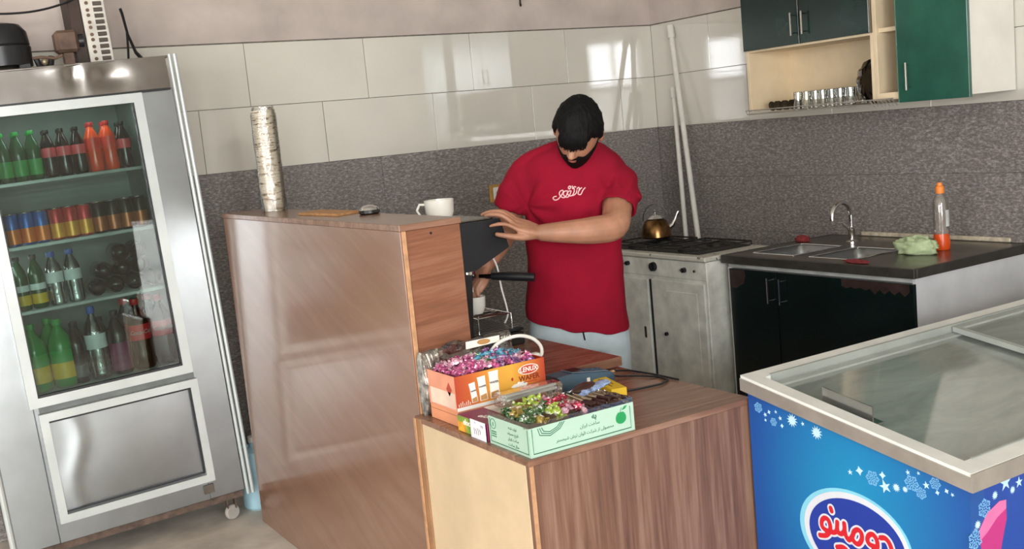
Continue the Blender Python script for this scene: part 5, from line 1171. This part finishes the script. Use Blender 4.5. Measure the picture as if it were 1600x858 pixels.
# --- head frame
HC = Vector((.046, -.150, 1.556))
HM = Matrix.Translation(HC) @ Matrix.Rotation(R_(-14), 4, 'Z') @ Matrix.Rotation(R_(12), 4, 'Y') @ Matrix.Rotation(R_(37), 4, 'X')
def head_r(d):
    rx, ry, rz = .077, (.102 if d.y < 0 else .102), (.120 if d.z > 0 else .138)
    if d.z < 0:
        rx *= 1-.20*(-d.z)**1.3
        if d.y > 0: ry *= 1-.35*(-d.z)
    return 1/math.sqrt((d.x/rx)**2 + (d.y/ry)**2 + (d.z/rz)**2)
def dirv(az, el): return Vector((math.sin(az)*math.cos(el), -math.cos(az)*math.cos(el), math.sin(el)))   # az 0 = front
m = MB(); rings = []
for i in range(33):
    el = max(min(-math.pi/2 + math.pi*i/32, 1.55), -1.55); ring = []
    for j in range(48):
        d = dirv(2*math.pi*j/48, el); r = head_r(d)
        az = math.atan2(d.x, -d.y)
        for s_ in (-1, 1): r -= .007*math.exp(-((az-s_*.38)/.16)**2 - ((el-.03)/.11)**2)      # eye sockets
        r += .004*math.exp(-(az/.55)**2 - ((el-.17)/.07)**2)                                  # brow
        r += .006*math.exp(-(az/.25)**2 - ((el+1.0)/.2)**2)                                   # chin
        ring.append(HM @ (d*r))
    rings.append(ring)
m.loft(rings)
q, r = [HM @ Vector(p) for p in ((0,-.088,.018),(0,-.102,-.008),(0,-.114,-.030),(0,-.104,-.038))], [.009,.011,.0145,.009]
m.tube(q, r, 10)
for s_ in (-1, 1): m.ell(HM @ Vector((s_*.011, -.101, -.034)), (.009,.009,.008), 10, 8)
for s_ in (-1, 1): m.ell(HM @ Vector((s_*.081, .014, -.014)), (.011,.021,.033), 12, 10, HM.to_3x3() @ Matrix.Rotation(R_(s_*12), 3, 'Z'))
limb(m, [(.035, .015, 1.40), (.044, -.045, 1.48), tuple(HM @ Vector((0, .02, -.06)))], [.075, .062, .060])
# torso and legs inside the clothes
rings_torso(m, [(.82,-.005,.02,.15,.10),(.95,0,.02,.15,.095),(1.1,.008,.015,.155,.10),(1.25,.016,.0,.16,.105),(1.37,.024,-.01,.165,.095),(1.43,.03,-.01,.13,.08),(1.47,.036,-.012,.07,.06)], 30)
for s_ in (-1, 1): limb(m, [(s_*.09, .02, .86), (s_*.10, .0, .48), (s_*.105, .04, .09)], [.085, .058, .042])
# left arm (towards the machine top)
limb(m, [(.155, -.01, 1.385), (.178, -.062, 1.318), (.162, -.125, 1.254), (.138, -.195, 1.212), (.06, -.235, 1.208), (-.03, -.255, 1.213), (-.115, -.262, 1.219)], [.052, .054, .053, .052, .049, .040, .030])
def hand(m, wrist, knuckles, tips, thumb, rad, palm_r=.015):
    w = Vector(wrist); n = len(knuckles)
    for i, kx in enumerate(knuckles):
        kx = Vector(kx); off = (Vector(knuckles[i]) - sum((Vector(k) for k in knuckles), Vector())/n)*.45
        limb(m, [w + off, w*.45 + kx*.55 + off*.6, kx], [palm_r, palm_r*1.05, rad[i]*1.25], 10, 3)
    for i in range(n-1):                                        # web the palm
        a_, b_ = Vector(knuckles[i]), Vector(knuckles[i+1])
        for t in (.25, .5, .8): p1, p2 = w.lerp(a_, t), w.lerp(b_, t); m.tube([p1, p2], .0115, 8); m.ell(p1.lerp(p2, .5), (.0125,)*3, 8, 6)
    for i, (kx, path) in enumerate(zip(knuckles, tips)):
        pts = [kx] + list(path); limb(m, pts, [rad[i]*1.12, rad[i], rad[i]*.94, rad[i]*.78][:len(pts)], 10, 4)
    limb(m, thumb, [.014, .0125, .0105, .0085][:len(thumb)], 10, 4)
hand(m, (-.118, -.262, 1.220),
     [(-.198, -.238, 1.268), (-.204, -.256, 1.262), (-.204, -.274, 1.252), (-.198, -.290, 1.240)],
     [[(-.236,-.226,1.299), (-.268,-.212,1.303), (-.295,-.200,1.297)], [(-.246,-.250,1.301), (-.286,-.240,1.306), (-.318,-.230,1.299)], [(-.245,-.272,1.290), (-.282,-.268,1.299), (-.306,-.258,1.297)], [(-.236,-.296,1.262), (-.268,-.300,1.266), (-.292,-.300,1.262)]],
     [(-.140, -.272, 1.212), (-.185, -.292, 1.212), (-.232, -.302, 1.222), (-.272, -.303, 1.232)], [.0085, .009, .0088, .0075])
# right arm (to the cup)
limb(m, [(-.145, 0, 1.39), (-.190, .003, 1.345), (-.216, .012, 1.285), (-.245, .045, 1.205), (-.285, -.01, 1.15), (-.325, -.068, 1.10)], [.052, .052, .051, .049, .043, .029])
hand(m, (-.326, -.070, 1.098), [(-.368,-.082,1.062), (-.365,-.100,1.055), (-.357,-.116,1.050), (-.347,-.128,1.048)],
     [[(-.392,-.086,1.038), (-.396,-.088,1.012), (-.390,-.090,.992)], [(-.388,-.106,1.030), (-.390,-.108,1.004), (-.383,-.110,.984)], [(-.378,-.122,1.026), (-.378,-.126,1.002), (-.372,-.126,.986)], [(-.364,-.134,1.026), (-.362,-.138,1.006), (-.357,-.138,.994)]],
     [(-.322,-.080,1.075), (-.330,-.112,1.050), (-.344,-.126,1.028), (-.356,-.130,1.014)], [.0085, .009, .0085, .0075])
M_skin = mat('skin', '#ad7c62', .5, var=.08, vs=18, bump=.08, bs=90, Subsurface_Weight=.06, Subsurface_Radius=(.01,.004,.002))
M_skin.node_tree.nodes['Principled BSDF'].inputs['Subsurface Scale'].default_value = .3
body = finish(union(m, .0042, 5), 'body', M_skin, PN)
# --- t-shirt
m = MB()
SH = [(.838,-.008,.02,.190,.128),(.90,-.006,.02,.186,.126),(1.0,.0,.015,.178,.124),(1.1,.006,.01,.174,.124),(1.2,.012,.0,.176,.126),(1.3,.018,-.008,.182,.126),(1.37,.022,-.012,.188,.117),(1.415,.022,-.016,.188,.105),(1.445,.020,-.022,.172,.094),(1.472,.020,-.028,.140,.084),(1.492,.030,-.034,.104,.076),(1.508,.043,-.040,.080,.070)]
rings_torso(m, SH, 44, .80)
SLV = [([(.10,0,1.40),(.165,-.02,1.37),(.182,-.062,1.32),(.163,-.118,1.262)], [.055,.071,.073,.070]), ([(-.09,0,1.415),(-.152,-.0,1.395),(-.188,.002,1.345),(-.214,.010,1.288)], [.055,.070,.070,.068])]
for P, rs in SLV:
    q, r = smoothpath(P, rs, 5); m.tube(q, r, 24)
limb(m, [(-.02, -.030, 1.478), (-.10, -.012, 1.450), (-.15, 0, 1.415)], [.050, .052, .056], 16)
limb(m, [(.105, -.030, 1.462), (.145, -.015, 1.420), (.17, -.01, 1.39)], [.050, .054, .058], 16)
me = union(m, .0058, 8)
ends = []
for P, rs in SLV: c = Vector(P[-1]); ax = (c - Vector(P[-2])).normalized(); ends.append((c, ax, rs[-1]))
NRM = [v.normal.copy() for v in me.vertices]
for vi, v in enumerate(me.vertices):
    p = v.co.copy(); n_ = NRM[vi]; t = p.z
    w_ = .008*mnoise.noise(Vector((p.x*7+p.z*5, p.y*5, p.z*4.5))) + .005*mnoise.noise(Vector((p.x*16-p.z*9, p.y*9, p.z*8)))
    w_ += .011*mnoise.noise(Vector((p.x*13, p.y*9, p.z*2.2)))*max(0, min(1, (1.25-t)/.3))
    for (ax_, az_) in ((-.16, 1.30), (.17, 1.29)):                # folds fanning out from the armpits
        dx, dz = p.x-ax_, p.z-az_; rr = math.hypot(dx, dz)
        if p.y < 0 and rr < .3: w_ += .0065*math.sin(math.atan2(dz, dx)*8+1)*math.exp(-((rr-.07)/.07)**2)
    for c, ax, r in ends:
        if (p-c).length < r*1.25: w_ *= .25
    p = p + n_*w_
    for c, ax, r in ends:                                       # sleeve openings
        d = (p-c); al = d.dot(ax); rad = (d - ax*al).length
        if al > -.02 and rad < r:
            k_ = max(0, min(1, (r-.003-rad)/.022)); p = p - ax*(.04*k_*k_*(3-2*k_))*max(0, min(1, (al+.02)/.012))
    if t < .86:
        d = math.hypot((p.x+.008)/.185, (p.y-.02)/.122)
        if d < .93: p = Vector((p.x, p.y, p.z + .05*min(1, (.93-d)/.06)))
        p.z -= .018*max(0, -(p.y-.02)/.12)
    p.z -= .20*(p.x+.008)*max(0, min(1, (.98-t)/.12))
    if p.x > 0 and t < 1.0: p.x += .014*max(0, min(1, (1.0-t)/.14))
    v.co = p
M_shirt = mat('red_cotton', '#8d0d27', .9, var=.10, vs=5, bump=.25, bs=260, bd=.0006, Specular_IOR_Level=.2)
shirt = finish(me, 't_shirt', M_shirt, PN)
m = MB(); pc = [Vector((.043+.080*math.cos(t), -.040+.070*math.sin(t), 1.502-.012*max(0, -math.sin(t)))) for t in [2*math.pi*i/40 for i in range(41)]]; m.tube(pc, .0065, 8); m.build('collar', M_shirt, shirt)
# lettering on the chest, laid on the cloth
bv = BVHTree.FromPolygons([v.co for v in shirt.data.vertices], [tuple(p.vertices) for p in shirt.data.polygons])
def chest(x, y):
    px, py = 840+x/15.6, 270+y/15.6
    a = -.001 + (px-889)*.00243 - (py-300)*.00023; z = 1.340 - (py-300)*.00230 - (px-889)*.00023
    h = bv.ray_cast(Vector((a, -.5, z)), Vector((0, 1, 0)))
    return (h[0] + Vector((0, -.0006, 0))) if h[0] else Vector((a, -.13, z))
M_print = mat('pale_pink_print', '#eec3c6', .7, var=.04)
for st in ([(470,560),(410,575),(390,615),(430,650),(500,630),(550,570),(600,500),(620,440),(600,415),(550,440),(530,500),(560,560),(620,595),(660,580),(700,520),(720,450)],
           [(720,430),(650,440),(620,500),(650,560),(700,585),(740,570),(780,500),(800,430)], [(800,430),(740,440),(720,500),(760,550),(820,545),(870,530),(920,480),(930,420)],
           [(870,370),(870,450),(840,520),(820,545)], [(930,400),(960,350),(990,370),(970,450),(960,500),(990,525),(1030,510),(1060,440),(1090,390),(1125,350)], [(985,430),(1010,380),(1050,355)],
           [(745,385),(735,345),(765,315),(790,335),(770,380),(745,385)], [(825,305),(830,350),(832,390)], [(855,385),(862,340),(885,330),(912,345)]):
    m = MB(); m.tube([chest(q.x, q.y) for q in smooth_poly([Vector((p[0], p[1], 0)) for p in st], 3)], .0021, 6); m.build('script_print', M_print, shirt)
# --- jeans, shoes
m = MB()
rings_torso(m, [(.93,-.005,.025,.155,.105),(.86,-.008,.025,.178,.120),(.80,-.008,.025,.186,.125),(.74,-.006,.02,.186,.118)], 36, .85)
for s_ in (-1, 1): limb(m, [(s_*.090, .02, .80), (s_*.098, .005, .62), (s_*.104, .0, .46), (s_*.108, .02, .25), (s_*.11, .03, .10)], [.097, .088, .073, .068, .066])
me = union(m, .009, 5)
NRM = [v.normal.copy() for v in me.vertices]
for vi, v in enumerate(me.vertices):
    p = v.co.copy(); v.co = p + NRM[vi]*(.005*mnoise.noise(Vector((p.x*10+p.z*6, p.y*8, p.z*9))))
M_jean = mat('pale_washed_denim', '#aebbc0', .85, var=.12, vs=7, bump=.3, bs=300, bd=.0006)
jeans = finish(me, 'jeans', M_jean, PN)
bj = BVHTree.FromPolygons([v.co for v in jeans.data.vertices], [tuple(p.vertices) for p in jeans.data.polygons])
m = MB(); m.tube([(bj.ray_cast(Vector((.0+.002*i, -.5, .865-.014*i)), Vector((0,1,0)))[0] or Vector((0,-.1,.85))) + Vector((0,-.003,0)) for i in range(6)], .0032, 6); m.build('drawstring', M_black, jeans)
for s_ in (-1, 1):
    m = MB(); m.loft([[(s_*.112 + hw*math.cos(t), y_, max(.001, h_*.5 + h_*.5*math.sin(t))) for t in [2*math.pi*i/16 for i in range(16)]] for (y_, hw, h_) in ((.10,.03,.07),(.085,.04,.095),(.03,.044,.11),(-.05,.046,.075),(-.12,.045,.06),(-.165,.03,.045),(-.175,.012,.03))]); sh = m.build('shoe', M_black, PN, smooth=60)
    m = MB(); m.box(s_*.112-.045, s_*.112+.045, -.165, .1, 0, .014, .006); m.build('sole', M_white, sh)
# --- hair, beard, face
M_hair = mat('black_hair', '#040405', .7, var=.5, vs=40, bump=1.0, bs=110, bd=.004, stretch=(1,1,.25), Specular_IOR_Level=.22)
def hairline(az):
    a = abs(az)
    base = .10 + .22*max(0, (a-.35)/.4) if a < .75 else (.32 - (a-.75)*.55 if a < 1.25 else None)
    if base is None: base = (.08 + (a-.75)*(-.05)/.5 if a < 1.25 else (.03 - (a-1.25)*1.1 if a < 1.75 else -.52))
    if az < -.3: base += .22*max(0, min(1, (-.3-az)/.15))*max(0, min(1, (1.2+az)/.3))
    return base + .05*mnoise.noise(Vector((az*7, 0, 0))) + .03*mnoise.noise(Vector((az*19, 5, 0)))
m = MB(); N_ = 96; rings = []
for i in range(29):
    ring = []
    for j in range(N_):
        az = 2*math.pi*j/N_; az = az if az <= math.pi else az-2*math.pi
        h0 = hairline(az); el = 1.55 + (h0-1.55)*min(1, i/27)
        d = dirv(az, el); th = .013 + .007*max(0, math.cos(az))*max(0, math.sin(el*2)) + .004*mnoise.noise(Vector((d.x*9, d.y*9, d.z*3))) + .002*mnoise.noise(Vector((d.x*25, d.y*25, d.z*9))) 
        th *= min(1, .45 + (el-h0)*2.2)
        r = head_r(d) + (th if i < 28 else -.004)
        ring.append(HM @ (d*r))
    rings.append(ring)
m.loft(rings); hair = m.build('hair', M_hair, PN, smooth=60)
m = MB(); rh = random.Random(4)
for k in range(46):                                             # fringe strands over the forehead
    az = -.36 + .84*k/45 + rh.uniform(-.03, .03); P = []
    for el, ex in ((.85,.009),(.60,.016),(.36,.018),(.20,.016),(.05-.12*rh.random()+.10*abs(az),.012)):
        d = dirv(az + rh.uniform(-.02, .02) - .1*(.55-el), el); P.append(HM @ (d*(head_r(d)+ex)))
    m.tube(P, [.002, .0055, .006, .0045, .0008], 6)
m.build('fringe', M_hair, hair, smooth=60)
m = MB(); rings = []; cols = 44
for i in range(16):
    ring = []
    for j in range(cols+1):
        az = -1.55 + 3.1*j/cols; a = abs(az)
        top = (-.33 if a < .22 else -.33 - .16*(a-.22)/.23 if a < .45 else -.49 + (a-.45)*.12/.75 if a < 1.2 else -.37 + (a-1.2)*1.3)
        el = top + (-1.42-top)*(i/15); d = dirv(az, el)
        th = .0065*min(1, .25 + i/3)*min(1, .2+(1.55-a)*3) + .0018*mnoise.noise(Vector((az*16, el*16, 0)))
        if i in (0, 15) or j in (0, cols): th = -.003
        q = d*(head_r(d) + th + .005*math.exp(-(az/.3)**2 - ((el+1.0)/.25)**2)); ring.append(HM @ q)
    rings.append(ring)
m.loft(rings, cap=False, closed=False); m.build('beard', M_hair, PN, smooth=60)
M_lip = mat('lip', '#8f5046', .5, var=.05); M_eyew = mat('eye_white', '#d8d2ca', .3, var=.02)
for (el, w_, r) in ((-.53, .15, .0025), (-.585, .14, .0034)):
    m = MB(); P = []
    for i in range(9):
        d = dirv(-w_ + 2*w_*i/8, el + .02*abs(i-4)/4*(1 if el > -.6 else .6)); P.append(HM @ (d*(head_r(d)+.0058)))
    m.tube(P, [r*(.3+.7*math.sin(math.pi*(i+.6)/9.2)) for i in range(9)], 8); m.build('lip', M_lip, PN)
for s_ in (-1, 1):
    c = dirv(s_*.37, .015); c = c*(head_r(c)-.0075)
    m = MB(); m.ell(HM @ c, (.0115, .0105, .0105), 14, 10); e = m.build('eye', M_eyew, PN)
    m = MB(); m.ell(HM @ (c + Vector((0, -.0075, -.0055))), (.005, .004, .005), 10, 8); m.build('iris', M_hair, e)
    m = MB(); P = []
    for i in range(7):
        d = dirv(s_*(.16 + .40*i/6), .165 + .05*math.sin(math.pi*i/6)); P.append(HM @ (d*(head_r(d)+.004)))
    m.tube(P, [.003,.0042,.0046,.0045,.004,.003,.0015], 8); m.build('eyebrow', M_hair, PN)
    m = MB(); P = []
    for i in range(7):
        d = dirv(s_*(.22 + .30*i/6), .045 - .012*math.sin(math.pi*i/6)); P.append(HM @ (d*(head_r(d)+.0005)))
    m.tube(P, .0055, 8); m.build('eyelid', M_skin, PN);
